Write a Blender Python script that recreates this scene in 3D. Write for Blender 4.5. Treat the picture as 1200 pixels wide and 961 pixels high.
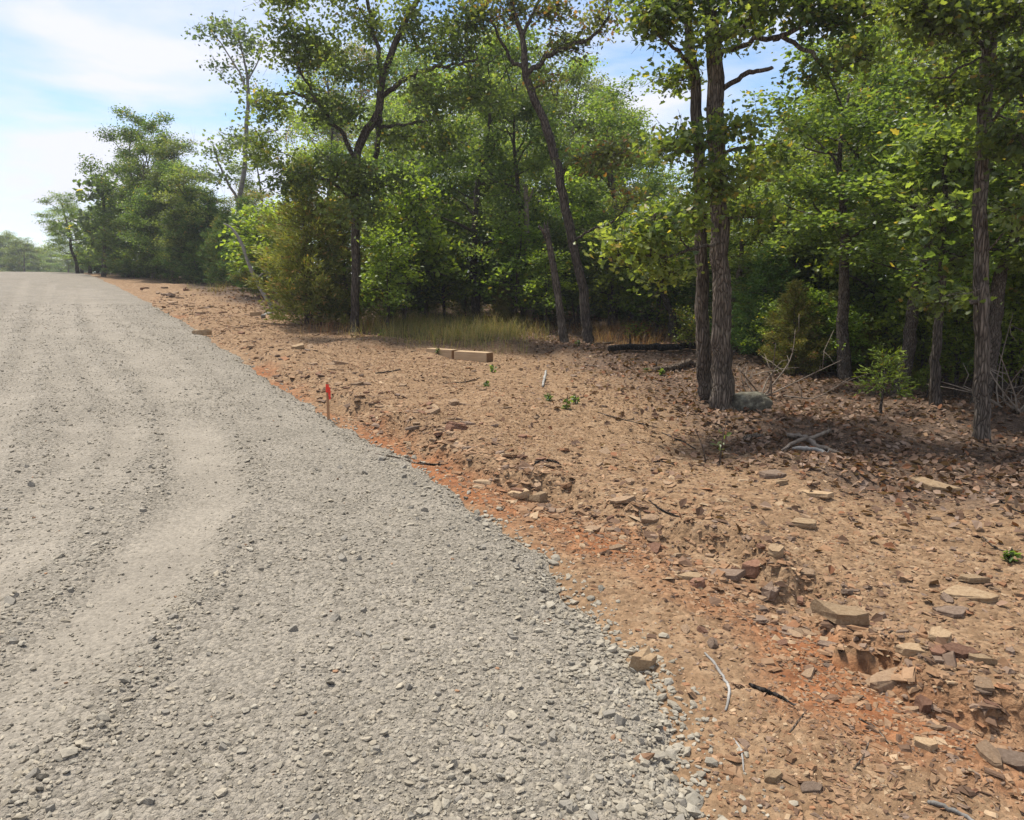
import bpy, math, random
import numpy as np

sc = bpy.context.scene
for o in list(bpy.data.objects):
    bpy.data.objects.remove(o, do_unlink=True)
C = sc.collection
RNG = np.random.default_rng(11)
random.seed(5)

# ------------------------------------------------------------------ camera
F = 880.0                      # focal length in photograph pixels (1200 wide)
PITCH = math.atan(140.5 / F)
CAMZ = 1.6
cam_d = bpy.data.cameras.new('camera')
cam_d.sensor_fit = 'HORIZONTAL'
cam_d.sensor_width = 36.0
cam_d.lens = F * 36.0 / 1200.0
cam_d.clip_start = 0.05
cam_d.clip_end = 3000
cam = bpy.data.objects.new('camera', cam_d)
C.objects.link(cam)
cam.location = (0, 0, CAMZ)
cam.rotation_euler = (math.pi / 2 - PITCH, 0, 0)
sc.camera = cam

# ------------------------------------------------------------------ sky and sun
SUN_EL = math.radians(67)
SUN_AZ = math.radians(-48)      # measured from +Y towards +X
w = bpy.data.worlds.new('World')
sc.world = w
w.use_nodes = True
nt = w.node_tree
nt.nodes.clear()
N = nt.nodes.new
L = nt.links.new
out = N('ShaderNodeOutputWorld')
bg = N('ShaderNodeBackground')
bg.inputs['Strength'].default_value = 0.082
sky = N('ShaderNodeTexSky')
sky.sky_type = 'NISHITA'
sky.sun_disc = False
sky.sun_elevation = SUN_EL
sky.sun_rotation = SUN_AZ
sky.air_density = 1.0
sky.dust_density = 0.2
sky.ozone_density = 2.5
tc = N('ShaderNodeTexCoord')
sep = N('ShaderNodeSeparateXYZ')
L(tc.outputs['Generated'], sep.inputs[0])
mz = N('ShaderNodeMath'); mz.operation = 'MAXIMUM'; mz.inputs[1].default_value = 0.0
L(sep.outputs['Z'], mz.inputs[0])
az_ = N('ShaderNodeMath'); az_.operation = 'ADD'; az_.inputs[1].default_value = 0.14
L(mz.outputs[0], az_.inputs[0])
dx = N('ShaderNodeMath'); dx.operation = 'DIVIDE'
dy = N('ShaderNodeMath'); dy.operation = 'DIVIDE'
L(sep.outputs['X'], dx.inputs[0]); L(az_.outputs[0], dx.inputs[1])
L(sep.outputs['Y'], dy.inputs[0]); L(az_.outputs[0], dy.inputs[1])
cmb = N('ShaderNodeCombineXYZ')
L(dx.outputs[0], cmb.inputs[0]); L(dy.outputs[0], cmb.inputs[1])
mp = N('ShaderNodeMapping')
mp.inputs['Location'].default_value = (1.3, 0.35, 0)
mp.inputs['Rotation'].default_value = (0, 0, math.radians(25))
mp.inputs['Scale'].default_value = (0.75, 0.95, 1)
L(cmb.outputs[0], mp.inputs[0])
cn = N('ShaderNodeTexNoise')
cn.inputs['Scale'].default_value = 1.0
cn.inputs['Detail'].default_value = 7
cn.inputs['Roughness'].default_value = 0.55
cn.inputs['Distortion'].default_value = 0.35
L(mp.outputs[0], cn.inputs['Vector'])
cr = N('ShaderNodeValToRGB')
cr.color_ramp.elements[0].position = 0.41
cr.color_ramp.elements[0].color = (0, 0, 0, 1)
cr.color_ramp.elements[1].position = 0.57
cr.color_ramp.elements[1].color = (1, 1, 1, 1)
L(cn.outputs['Fac'], cr.inputs[0])
mx = N('ShaderNodeMix'); mx.data_type = 'RGBA'
mx.inputs['B'].default_value = (5.1, 5.2, 5.9, 1)
L(cr.outputs[0], mx.inputs['Factor'])
L(sky.outputs[0], mx.inputs['A'])
L(mx.outputs['Result'], bg.inputs[0])
L(bg.outputs[0], out.inputs[0])

sun_d = bpy.data.lights.new('sun', 'SUN')
sun_d.energy = 3.1
sun_d.angle = math.radians(10.0)
sun_d.color = (1.0, 0.955, 0.88)
sun = bpy.data.objects.new('sun', sun_d)
C.objects.link(sun)
sun.rotation_euler = (math.pi / 2 - SUN_EL, 0, math.pi - SUN_AZ)
sun.location = (-20, 15, 40)

sc.view_settings.view_transform = 'Standard'
sc.view_settings.look = 'None'
sc.view_settings.exposure = 1.18
sc.view_settings.gamma = 1.0
sc.view_settings.use_curve_mapping = False
sc.render.engine = 'CYCLES'
sc.cycles.max_bounces = 8
sc.cycles.diffuse_bounces = 6
sc.cycles.glossy_bounces = 2
sc.cycles.transmission_bounces = 4

# ------------------------------------------------------------------ numeric helpers
def _hash(ix, iy, seed):
    with np.errstate(over='ignore'):
        n = (ix.astype(np.int64) * 374761393 + iy.astype(np.int64) * 668265263 + seed * 974711) & 0xFFFFFFFF
        n = ((n ^ (n >> 13)) * 1274126177) & 0xFFFFFFFF
        n = ((n ^ (n >> 16)) * 2246822519) & 0xFFFFFFFF
        n = n ^ (n >> 15)
    return n / 4294967295.0

def vnoise(x, y, seed=0):
    ix = np.floor(x); iy = np.floor(y)
    fx = x - ix; fy = y - iy
    fx = fx * fx * (3 - 2 * fx); fy = fy * fy * (3 - 2 * fy)
    a = _hash(ix, iy, seed); b = _hash(ix + 1, iy, seed)
    c = _hash(ix, iy + 1, seed); d = _hash(ix + 1, iy + 1, seed)
    return (a * (1 - fx) + b * fx) * (1 - fy) + (c * (1 - fx) + d * fx) * fy

def fbm(x, y, f, octv=3, seed=0):
    s = 0; a = 0.5; tot = 0
    for i in range(octv):
        s = s + a * vnoise(x * f + 17.3 * i, y * f - 9.1 * i, seed + i)
        tot += a; a *= 0.5; f *= 2.07
    return s / tot - 0.5          # about -0.5 .. 0.5

def sstep(a, b, x):
    t = np.clip((x - a) / (b - a), 0, 1)
    return t * t * (3 - 2 * t)

def ray(px, py):
    u = (px - 600) / F; v = (480.5 - py) / F
    return np.array([u, math.cos(PITCH) + v * math.sin(PITCH), -math.sin(PITCH) + v * math.cos(PITCH)])

ANG = math.radians(30)
UX, UY = -math.sin(ANG), math.cos(ANG)

def prof(t):
    t = np.asarray(t, float)
    s = .062; k = .00089
    z = np.where(t < 25, s * t, s * t - k * (np.minimum(t, 95) - 25) ** 2)
    z = np.where(t > 95, s * 95 - k * 70 ** 2, z)
    return np.where(t < 0, .03 * np.maximum(t, -60), z)

_r = np.geomspace(.5, 220, 9000)
def gp(px, py):
    """ground point seen at a photograph pixel"""
    d = ray(px, py)
    x = d[0] * _r; y = d[1] * _r; z = CAMZ + d[2] * _r
    i = int(np.argmax(z - prof(x * UX + y * UY) < 0))
    return np.array([x[i], y[i]])

def pix(px, py, Y):
    """point on the pixel's ray at depth Y metres in front"""
    d = ray(px, py)
    k = Y / d[1]
    return np.array([d[0] * k, Y, CAMZ + d[2] * k])

def poly_sd(x, y, pl, closed=False):
    """signed distance to a polyline, positive on its left"""
    shp = np.shape(x)
    x = np.ravel(x); y = np.ravel(y)
    best = np.full(x.shape, 1e9); sg = np.ones(x.shape)
    for (x0, y0), (x1, y1) in zip(pl[:-1], pl[1:]):
        ex, ey = x1 - x0, y1 - y0
        l2 = ex * ex + ey * ey
        t = np.clip(((x - x0) * ex + (y - y0) * ey) / l2, 0, 1)
        qx = x - (x0 + t * ex); qy = y - (y0 + t * ey)
        d = np.sqrt(qx * qx + qy * qy)
        s = np.where(ex * (y - y0) - ey * (x - x0) > 0, 1.0, -1.0)
        m = d < best - 1e-9
        best = np.where(m, d, best); sg = np.where(m, s, sg)
    return (best * sg).reshape(shp)

def smooth_poly(p, n=6):
    p = np.asarray(p, float)
    o = []
    for i in range(len(p) - 1):
        p0 = p[max(i - 1, 0)]; p1 = p[i]; p2 = p[i + 1]; p3 = p[min(i + 2, len(p) - 1)]
        for k in range(n):
            t = k / n
            o.append(.5 * ((2 * p1) + (-p0 + p2) * t + (2 * p0 - 5 * p1 + 4 * p2 - p3) * t * t + (-p0 + 3 * p1 - 3 * p2 + p3) * t ** 3))
    o.append(p[-1])
    return np.array(o)

# outlines of the place, read from the photograph onto the sloping ground
EDGE = [(1.5, -30), (1.2, -6), (.78, .6)] + [gp(*p) for p in ((855, 955), (770, 800), (720, 740), (640, 650), (560, 590), (450, 520), (385, 484), (300, 430), (200, 366), (130, 331))] + [(-20.2, 36.5), (-28.5, 50), (-62, 105)]
EDGE = smooth_poly(EDGE, 4)
LEDGE = [(6, .2)] + [gp(*p) for p in ((1200, 832), (1060, 778), (960, 718), (860, 664), (770, 632), (700, 606), (620, 574), (540, 540), (470, 503), (390, 472), (330, 440), (250, 395), (190, 355))] + [(-16, 31)]
LEDGE = smooth_poly(LEDGE, 3)
WOOD = [(20, -20), (7, 3.6)] + [gp(*p) for p in ((1200, 590), (1040, 572), (950, 552), (850, 512), (760, 462), (700, 425), (620, 404), (520, 398), (420, 390), (330, 366), (250, 342), (190, 328))] + [(-20, 38.5), (-28, 53), (-60, 108)]
TRACKS = [([(99, 340), (117, 383), (160, 417), (190, 453), (217, 487), (235, 533), (242, 572), (215, 628), (170, 690), (100, 765), (20, 845), (-70, 930)], .21, .95),
          ([(84, 340), (80, 380), (92, 420), (140, 470), (150, 520), (110, 580), (40, 650), (-60, 740)], .13, .7),
          ([(60, 335), (48, 380), (30, 440), (-5, 520), (-80, 620)], .14, .7),
          ([(30, 330), (10, 380), (-30, 450)], .14, .65),
          ([(112, 340), (135, 375), (185, 412), (222, 450), (252, 490)], .13, .6),
          ([(72, 340), (64, 380), (66, 430), (90, 490), (95, 540), (50, 600), (-30, 680)], .13, .6)]
TRACKS = [(smooth_poly([gp(*q) for q in p], 3), wd, st) for p, wd, st in TRACKS]

CUTS = [(*gp(px, py), r_) for px, py, r_ in ((870, 662, .3), (925, 695, .3), (790, 640, .3), (1080, 785, .3), (1150, 815, .3), (630, 580, .35), (470, 503, .45), (400, 478, .4))]
def zones(x, y):
    de = poly_sd(x, y, EDGE)                      # + on the road
    sl = -poly_sd(x, y, LEDGE)                    # + on the upper side of the bank
    fo = -poly_sd(x, y, WOOD)                     # + inside the wood
    return de, sl, fo

def road_edge_noise(x, y):
    return .22 * fbm(x, y, .9, 3, 31) + .16 * fbm(x, y, 5, 2, 33)

def ground_h(x, y, z=None):
    x = np.asarray(x, float); y = np.asarray(y, float)
    de, sl, fo = z if z is not None else zones(x, y)
    h = prof(x * UX + y * UY)
    far = 1 - sstep(24, 40, np.hypot(x, y))
    sj = sl + .8 * fbm(x, y, 1.1, 3, 3) + .25 * fbm(x, y, 6, 3, 4)
    amp = (.38 + .75 * sstep(-.02, .3, fbm(x, y, .9, 2, 8))) * far
    for bx, by, br in CUTS:
        amp = np.maximum(amp, 1.25 * np.exp(-((x - bx) ** 2 + (y - by) ** 2) / br ** 2))
    bank = (.11 * sstep(-.09, .07, sj) - .06 * np.exp(-((sj + .18) / .2) ** 2)) * amp
    off = 1 - sstep(-.25, .1, de)
    h = h + off * bank
    dirt = .10 * fbm(x, y, .6, 2, 11) + .055 * fbm(x, y, 2.6, 3, 12) + .022 * np.abs(fbm(x, y, 11, 3, 13))
    h = h + dirt * (.3 + .7 * off)
    h = h - .06 * sstep(-.05, .3, de)
    h = h + .25 * fbm(x, y, .12, 2, 14) * sstep(.5, 6, fo)
    return h

def track_field(x, y):
    tr = np.zeros(np.shape(x)); rim = np.zeros(np.shape(x))
    nz = np.clip(.75 + 1.6 * fbm(x, y, .9, 3, 45), .1, 1)
    for pl, wd, st in TRACKS:
        d = np.abs(poly_sd(x, y, pl)) + .11 * fbm(x, y, 2.0, 3, 41)
        tr = np.maximum(tr, st * nz * (1 - sstep(wd * .3, wd * 1.5, d)))
        rim = np.maximum(rim, st * np.exp(-((d - wd * 1.4) / .09) ** 2))
    return tr, rim

def road_h(x, y, de=None, tf=None):
    if de is None: de = poly_sd(x, y, EDGE)
    if tf is None: tf = track_field(x, y)
    tr, rim = tf
    dj = de + road_edge_noise(x, y)
    h = prof(x * UX + y * UY) + .10 * fbm(x, y, .6, 2, 11) * .3
    h = h + -.10 + .13 * sstep(-.2, .28, dj) + .02 * sstep(.3, 2.0, de)
    h = h + .035 * fbm(x, y, 1.4, 3, 21) + .018 * np.abs(fbm(x, y, 9, 2, 22)) * (1 - .7 * tr)
    h = h - .018 * tr + .016 * rim * (1 - tr)
    return h

# ------------------------------------------------------------------ mesh helpers
def mesh_np(name, verts, faces, mat, cols=None, smooth=False, attrs=None):
    """verts (N,3); faces: list of int arrays (M,k)"""
    me = bpy.data.meshes.new(name)
    verts = np.asarray(verts, np.float32)
    me.vertices.add(len(verts))
    me.vertices.foreach_set('co', verts.ravel())
    fl = [np.asarray(f, np.int32) for f in faces if len(f)]
    tot = np.concatenate([np.full(len(f), f.shape[1], np.int32) for f in fl])
    loops = np.concatenate([f.ravel() for f in fl])
    st = np.concatenate([[0], np.cumsum(tot)[:-1]]).astype(np.int32)
    me.loops.add(len(loops))
    me.loops.foreach_set('vertex_index', loops)
    me.polygons.add(len(tot))
    me.polygons.foreach_set('loop_start', st)
    me.polygons.foreach_set('loop_total', tot)
    me.polygons.foreach_set('use_smooth', np.full(len(tot), bool(smooth)))
    if cols is not None:
        a = me.color_attributes.new('col', 'FLOAT_COLOR', 'POINT')
        c = np.ones((len(verts), 4), np.float32); c[:, :3] = cols
        a.data.foreach_set('color', c.ravel())
    for k, v in (attrs or {}).items():
        a = me.attributes.new(k, 'FLOAT', 'POINT')
        a.data.foreach_set('value', np.asarray(v, np.float32))
    me.update(calc_edges=True)
    me.materials.append(mat)
    return me

def link(name, me, parent=None, loc=None, rot=None, scale=None):
    o = bpy.data.objects.new(name, me)
    C.objects.link(o)
    if loc is not None: o.location = loc
    if rot is not None: o.rotation_euler = rot
    if scale is not None: o.scale = scale
    if parent: o.parent = parent
    return o

def tag(o, label, cat, group=None):
    o['label'] = label; o['category'] = cat
    if group: o['group'] = group
    return o

def thing(name, label, cat, loc, rz=0, group=None):
    o = link(name, None, loc=loc, rot=(0, 0, rz))
    return tag(o, label, cat, group)

def dup(root, loc, rz=0, s=1.0, label=None, group=None, tilt=(0, 0)):
    r = root.copy(); C.objects.link(r)
    r.location = loc; r.rotation_euler = (tilt[0], tilt[1], rz)
    r.scale = (s, s, s) if np.isscalar(s) else s
    if label: r['label'] = label
    if group: r['group'] = group
    for ch in list(root.children):
        c = ch.copy(); C.objects.link(c); c.parent = r
        for g in list(ch.children):
            d = g.copy(); C.objects.link(d); d.parent = c
    return r

class MB:
    """collects tubes and loose faces into one mesh"""
    def __init__(s): s.v = []; s.q = []; s.t = []; s.n = 0; s.c = []
    def add(s, v, q=None, t=None, c=None):
        v = np.asarray(v, float)
        s.v.append(v)
        if q is not None and len(q): s.q.append(np.asarray(q) + s.n)
        if t is not None and len(t): s.t.append(np.asarray(t) + s.n)
        s.c.append(np.broadcast_to(np.asarray(c if c is not None else (1, 1, 1), float), (len(v), 3)))
        s.n += len(v)
    def tube(s, pts, rad, sides=8, seed=0, rough=.0, cap=True, c=None):
        pts = np.asarray(pts, float); rad = np.asarray(rad, float)
        n = len(pts)
        tan = np.gradient(pts, axis=0)
        tan /= np.linalg.norm(tan, axis=1, keepdims=True) + 1e-9
        ref = np.array([1., 0, 0]) if abs(tan[0][0]) < .8 else np.array([0, 1., 0])
        rows = []
        a = np.linspace(0, 2 * math.pi, sides, endpoint=False)
        for i in range(n):
            u = ref - tan[i] * ref.dot(tan[i]); u /= np.linalg.norm(u) + 1e-9
            v = np.cross(tan[i], u); ref = u
            r = rad[i] * np.ones(sides)
            if rough:
                r = r * (1 + rough * (_hash(np.arange(sides), np.full(sides, i // 2), seed) - .5) * 1.0
                         + rough * (_hash(np.arange(sides), np.full(sides, 999), seed) - .5) * 1.6)
            rows.append(pts[i] + np.outer(np.cos(a) * r, u) + np.outer(np.sin(a) * r, v))
        V = np.concatenate(rows)
        i0 = (np.arange(n - 1)[:, None] * sides + np.arange(sides)[None]).ravel()
        i1 = (np.arange(n - 1)[:, None] * sides + (np.arange(sides)[None] + 1) % sides).ravel()
        Q = np.stack([i0, i1, i1 + sides, i0 + sides], 1)
        T = []
        if cap:
            V = np.concatenate([V, pts[:1], pts[-1:]])
            e = n * sides
            k = np.arange(sides)
            T = np.concatenate([np.stack([(k + 1) % sides, k, np.full(sides, e)], 1),
                                np.stack([(n - 1) * sides + k, (n - 1) * sides + (k + 1) % sides, np.full(sides, e + 1)], 1)])
        s.add(V, Q, T, c)
    def mesh(s, name, mat, smooth=True, cols=False):
        return mesh_np(name, np.concatenate(s.v), ([np.concatenate(s.q)] if s.q else []) + ([np.concatenate(s.t)] if s.t else []), mat,
                       np.concatenate(s.c) if cols else None, smooth)

# ------------------------------------------------------------------ materials
def new_mat(name):
    m = bpy.data.materials.new(name); m.use_nodes = True
    nt = m.node_tree; nt.nodes.clear()
    return m, nt, nt.nodes.new, nt.links.new

def ramp(N, cols):
    r = N('ShaderNodeValToRGB')
    e = r.color_ramp.elements
    while len(e) < len(cols): e.new(.5)
    for i, (p, c) in enumerate(cols):
        e[i].position = p; e[i].color = (c[0], c[1], c[2], 1)
    return r

def noise(N, L, coord, scale, detail=4, rough=.6, dist=0):
    n = N('ShaderNodeTexNoise')
    n.inputs['Scale'].default_value = scale; n.inputs['Detail'].default_value = detail
    n.inputs['Roughness'].default_value = rough; n.inputs['Distortion'].default_value = dist
    L(coord, n.inputs['Vector'])
    return n

def mixc(N, L, fac, a, b, mode='MIX'):
    m = N('ShaderNodeMix'); m.data_type = 'RGBA'; m.blend_type = mode
    for s, v in (('Factor', fac), ('A', a), ('B', b)):
        if hasattr(v, 'is_linked'): L(v, m.inputs[s])
        else: m.inputs[s].default_value = v if s == 'Factor' else (*v, 1)
    return m.outputs['Result']

def math_(N, L, op, a, b=0.0):
    m = N('ShaderNodeMath'); m.operation = op
    for i, v in enumerate((a, b)):
        if hasattr(v, 'is_linked'): L(v, m.inputs[i])
        else: m.inputs[i].default_value = v
    return m.outputs[0]

def finish(nt, N, L, col, rough=.9, bump=None, bstr=.5, bdist=.02, spec=.25):
    p = N('ShaderNodeBsdfPrincipled'); o = N('ShaderNodeOutputMaterial')
    if hasattr(col, 'is_linked'): L(col, p.inputs['Base Color'])
    else: p.inputs['Base Color'].default_value = (*col, 1)
    p.inputs['Roughness'].default_value = rough
    p.inputs['Specular IOR Level'].default_value = spec
    if bump is not None:
        b = N('ShaderNodeBump'); b.inputs['Distance'].default_value = bdist
        if hasattr(bstr, 'is_linked'): L(bstr, b.inputs['Strength'])
        else: b.inputs['Strength'].default_value = bstr
        L(bump, b.inputs['Height']); L(b.outputs[0], p.inputs['Normal'])
    L(p.outputs[0], o.inputs[0])
    return p

def attr(N, name):
    a = N('ShaderNodeAttribute'); a.attribute_name = name
    return a

def mat_road():
    m, nt, N, L = new_mat('crushed_gravel')
    co = N('ShaderNodeTexCoord').outputs['Object']
    tr = attr(N, 'track').outputs['Fac']
    v = N('ShaderNodeTexVoronoi'); v.inputs['Scale'].default_value = 62; L(co, v.inputs['Vector'])
    v2 = N('ShaderNodeTexVoronoi'); v2.inputs['Scale'].default_value = 150; L(co, v2.inputs['Vector'])
    n1 = noise(N, L, co, 2.2, 5, .6)
    n2 = noise(N, L, co, 90, 3, .7)
    base = ramp(N, [(.3, (.212, .187, .147)), (.7, (.27, .238, .19))]); L(n1.outputs['Fac'], base.inputs[0])
    hs = N('ShaderNodeSeparateColor'); L(v.outputs['Color'], hs.inputs[0])
    st = ramp(N, [(0, (.55, .54, .52)), (.5, (1, 1, 1)), (1, (1.3, 1.28, 1.25))]); L(hs.outputs[0], st.inputs[0])
    c = mixc(N, L, .75, base.outputs[0], st.outputs[0], 'MULTIPLY')
    fine = ramp(N, [(.3, (.7, .7, .7)), (.7, (1.2, 1.2, 1.2))]); L(n2.outputs['Fac'], fine.inputs[0])
    c = mixc(N, L, .7, c, fine.outputs[0], 'MULTIPLY')
    tcol = ramp(N, [(.35, (.21, .182, .143)), (.65, (.255, .222, .174))]); L(n1.outputs['Fac'], tcol.inputs[0])
    tc2 = mixc(N, L, .55, tcol.outputs[0], fine.outputs[0], 'MULTIPLY')
    c = mixc(N, L, math_(N, L, 'MULTIPLY', tr, .6), c, tc2)
    h = math_(N, L, 'ADD', math_(N, L, 'MULTIPLY', v.outputs['Distance'], -1.2), math_(N, L, 'MULTIPLY', v2.outputs['Distance'], -.6))
    h = math_(N, L, 'ADD', h, math_(N, L, 'MULTIPLY', n2.outputs['Fac'], .6))
    bs = math_(N, L, 'SUBTRACT', .8, math_(N, L, 'MULTIPLY', tr, .5))
    finish(nt, N, L, c, .95, h, bs, .012, .15)
    return m

def mat_ground():
    m, nt, N, L = new_mat('red_stony_soil')
    co = N('ShaderNodeTexCoord').outputs['Object']
    lit = attr(N, 'litter').outputs['Fac']; red = attr(N, 'red').outputs['Fac']
    n1 = noise(N, L, co, 1.3, 6, .65)
    n2 = noise(N, L, co, 9, 6, .7)
    n3 = noise(N, L, co, 70, 4, .7)
    v = N('ShaderNodeTexVoronoi'); v.inputs['Scale'].default_value = 34; L(co, v.inputs['Vector'])
    tan = ramp(N, [(.3, (.16, .097, .052)), (.5, (.24, .152, .084)), (.7, (.315, .215, .128))]); L(n2.outputs['Fac'], tan.inputs[0])
    rd = ramp(N, [(.3, (.18, .07, .03)), (.55, (.265, .112, .047)), (.75, (.30, .15, .07))]); L(n2.outputs['Fac'], rd.inputs[0])
    rf = math_(N, L, 'ADD', red, math_(N, L, 'MULTIPLY', math_(N, L, 'SUBTRACT', n1.outputs['Fac'], .5), 1.6))
    rr = ramp(N, [(.3, (0, 0, 0)), (.75, (1, 1, 1))]); L(rf, rr.inputs[0])
    c = mixc(N, L, rr.outputs[0], tan.outputs[0], rd.outputs[0])
    li = ramp(N, [(.3, (.07, .046, .031)), (.55, (.12, .08, .054)), (.75, (.19, .13, .09))]); L(n3.outputs['Fac'], li.inputs[0])
    lf = math_(N, L, 'ADD', lit, math_(N, L, 'MULTIPLY', math_(N, L, 'SUBTRACT', n2.outputs['Fac'], .5), .9))
    lr = ramp(N, [(.35, (0, 0, 0)), (.7, (1, 1, 1))]); L(lf, lr.inputs[0])
    c = mixc(N, L, lr.outputs[0], c, li.outputs[0])
    hs = N('ShaderNodeSeparateColor'); L(v.outputs['Color'], hs.inputs[0])
    st = ramp(N, [(0, (.62, .6, .58)), (.6, (1, 1, 1)), (1, (1.3, 1.3, 1.3))]); L(hs.outputs[0], st.inputs[0])
    c = mixc(N, L, .6, c, st.outputs[0], 'MULTIPLY')
    fine = ramp(N, [(.3, (.65, .65, .65)), (.7, (1.2, 1.2, 1.2))]); L(n3.outputs['Fac'], fine.inputs[0])
    c = mixc(N, L, .7, c, fine.outputs[0], 'MULTIPLY')
    h = math_(N, L, 'ADD', math_(N, L, 'MULTIPLY', v.outputs['Distance'], -.9), math_(N, L, 'MULTIPLY', n3.outputs['Fac'], .8))
    h = math_(N, L, 'ADD', h, math_(N, L, 'MULTIPLY', n2.outputs['Fac'], 1.5))
    finish(nt, N, L, c, .95, h, .7, .02, .15)
    return m

def mat_stone(name, scale=40, gain=1.0):
    m, nt, N, L = new_mat(name)
    co = N('ShaderNodeTexCoord').outputs['Object']
    a = attr(N, 'col').outputs['Color']
    n = noise(N, L, co, scale, 5, .7)
    f = ramp(N, [(.3, (.7, .7, .7)), (.7, (1.2, 1.2, 1.2))]); L(n.outputs['Fac'], f.inputs[0])
    c = mixc(N, L, .8, a, f.outputs[0], 'MULTIPLY')
    finish(nt, N, L, c, .92, n.outputs['Fac'], .5, .01, .2)
    return m

def mat_slab(name, c0, c1, c2, scale=6):
    m, nt, N, L = new_mat(name)
    co = N('ShaderNodeTexCoord').outputs['Object']
    oi = N('ShaderNodeObjectInfo')
    mp = N('ShaderNodeVectorMath'); mp.operation = 'ADD'
    L(co, mp.inputs[0]); L(oi.outputs['Location'], mp.inputs[1])
    n = noise(N, L, mp.outputs[0], scale, 7, .68)
    n2 = noise(N, L, mp.outputs[0], 55, 4, .7)
    r = ramp(N, [(.28, c0), (.5, c1), (.72, c2)]); L(n.outputs['Fac'], r.inputs[0])
    f = ramp(N, [(.3, (.72, .72, .72)), (.7, (1.15, 1.15, 1.15))]); L(n2.outputs['Fac'], f.inputs[0])
    c = mixc(N, L, .8, r.outputs[0], f.outputs[0], 'MULTIPLY')
    rv = math_(N, L, 'ADD', math_(N, L, 'MULTIPLY', oi.outputs['Random'], .5), .75)
    cc = N('ShaderNodeCombineColor')
    for i in range(3): L(rv, cc.inputs[i])
    c = mixc(N, L, 1.0, c, cc.outputs[0], 'MULTIPLY')
    h = math_(N, L, 'ADD', n.outputs['Fac'], math_(N, L, 'MULTIPLY', n2.outputs['Fac'], .4))
    finish(nt, N, L, c, .9, h, .6, .02, .2)
    return m

def mat_bark(name, c0, c1, c2, sc=1.0):
    m, nt, N, L = new_mat(name)
    co = N('ShaderNodeTexCoord').outputs['Object']
    mp = N('ShaderNodeMapping'); mp.inputs['Scale'].default_value = (1, 1, .16); L(co, mp.inputs[0])
    v = N('ShaderNodeTexVoronoi'); v.inputs['Scale'].default_value = 32 * sc; v.feature = 'DISTANCE_TO_EDGE'
    nd = noise(N, L, mp.outputs[0], 12, 3, .6)
    va = N('ShaderNodeVectorMath'); va.operation = 'ADD'
    sv = N('ShaderNodeVectorMath'); sv.operation = 'SCALE'; sv.inputs['Scale'].default_value = .06
    L(nd.outputs['Color'], sv.inputs[0]); L(mp.outputs[0], va.inputs[0]); L(sv.outputs[0], va.inputs[1])
    L(va.outputs[0], v.inputs['Vector'])
    n = noise(N, L, mp.outputs[0], 45, 5, .7)
    n0 = noise(N, L, co, 3, 4, .6)
    r = ramp(N, [(.0, c0), (.12, c1), (.4, c2)]); L(v.outputs['Distance'], r.inputs[0])
    f = ramp(N, [(.3, (.6, .6, .6)), (.7, (1.25, 1.25, 1.25))]); L(n.outputs['Fac'], f.inputs[0])
    c = mixc(N, L, .85, r.outputs[0], f.outputs[0], 'MULTIPLY')
    f0 = ramp(N, [(.32, (.6, .58, .55)), (.52, (1.05, 1.03, 1.0)), (.7, (1.55, 1.6, 1.5))]); L(n0.outputs['Fac'], f0.inputs[0])
    c = mixc(N, L, .8, c, f0.outputs[0], 'MULTIPLY')
    h = math_(N, L, 'ADD', math_(N, L, 'MULTIPLY', v.outputs['Distance'], 2.0), math_(N, L, 'MULTIPLY', n.outputs['Fac'], .4))
    finish(nt, N, L, c, .95, h, .9, .03, .1)
    return m

def mat_leaf(name, trans=.58, rough=.42, spec=.55):
    m, nt, N, L = new_mat(name)
    a = attr(N, 'col').outputs['Color']
    oi = N('ShaderNodeObjectInfo')
    hv = N('ShaderNodeHueSaturation')
    L(math_(N, L, 'ADD', math_(N, L, 'MULTIPLY', oi.outputs['Random'], .03), .485), hv.inputs['Hue'])
    L(math_(N, L, 'ADD', math_(N, L, 'MULTIPLY', oi.outputs['Random'], .3), .85), hv.inputs['Value'])
    L(a, hv.inputs['Color'])
    p = N('ShaderNodeBsdfPrincipled')
    L(hv.outputs[0], p.inputs['Base Color'])
    p.inputs['Roughness'].default_value = rough
    p.inputs['Specular IOR Level'].default_value = spec
    t = N('ShaderNodeBsdfTranslucent')
    tc = mixc(N, L, 1.0, hv.outputs[0], (1.7, 1.6, .6), 'MULTIPLY')
    L(tc, t.inputs['Color'])
    mx = N('ShaderNodeMixShader'); mx.inputs[0].default_value = trans
    L(p.outputs[0], mx.inputs[1]); L(t.outputs[0], mx.inputs[2])
    o = N('ShaderNodeOutputMaterial'); L(mx.outputs[0], o.inputs[0])
    return m

def mat_wood(name, c0, c1, scale=(1, 14, 14), rough=.8):
    m, nt, N, L = new_mat(name)
    co = N('ShaderNodeTexCoord').outputs['Object']
    mp = N('ShaderNodeMapping'); mp.inputs['Scale'].default_value = scale; L(co, mp.inputs[0])
    n = noise(N, L, mp.outputs[0], 5, 6, .65, .4)
    r = ramp(N, [(.3, c0), (.7, c1)]); L(n.outputs['Fac'], r.inputs[0])
    finish(nt, N, L, r.outputs[0], rough, n.outputs['Fac'], .35, .01, .2)
    return m

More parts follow.
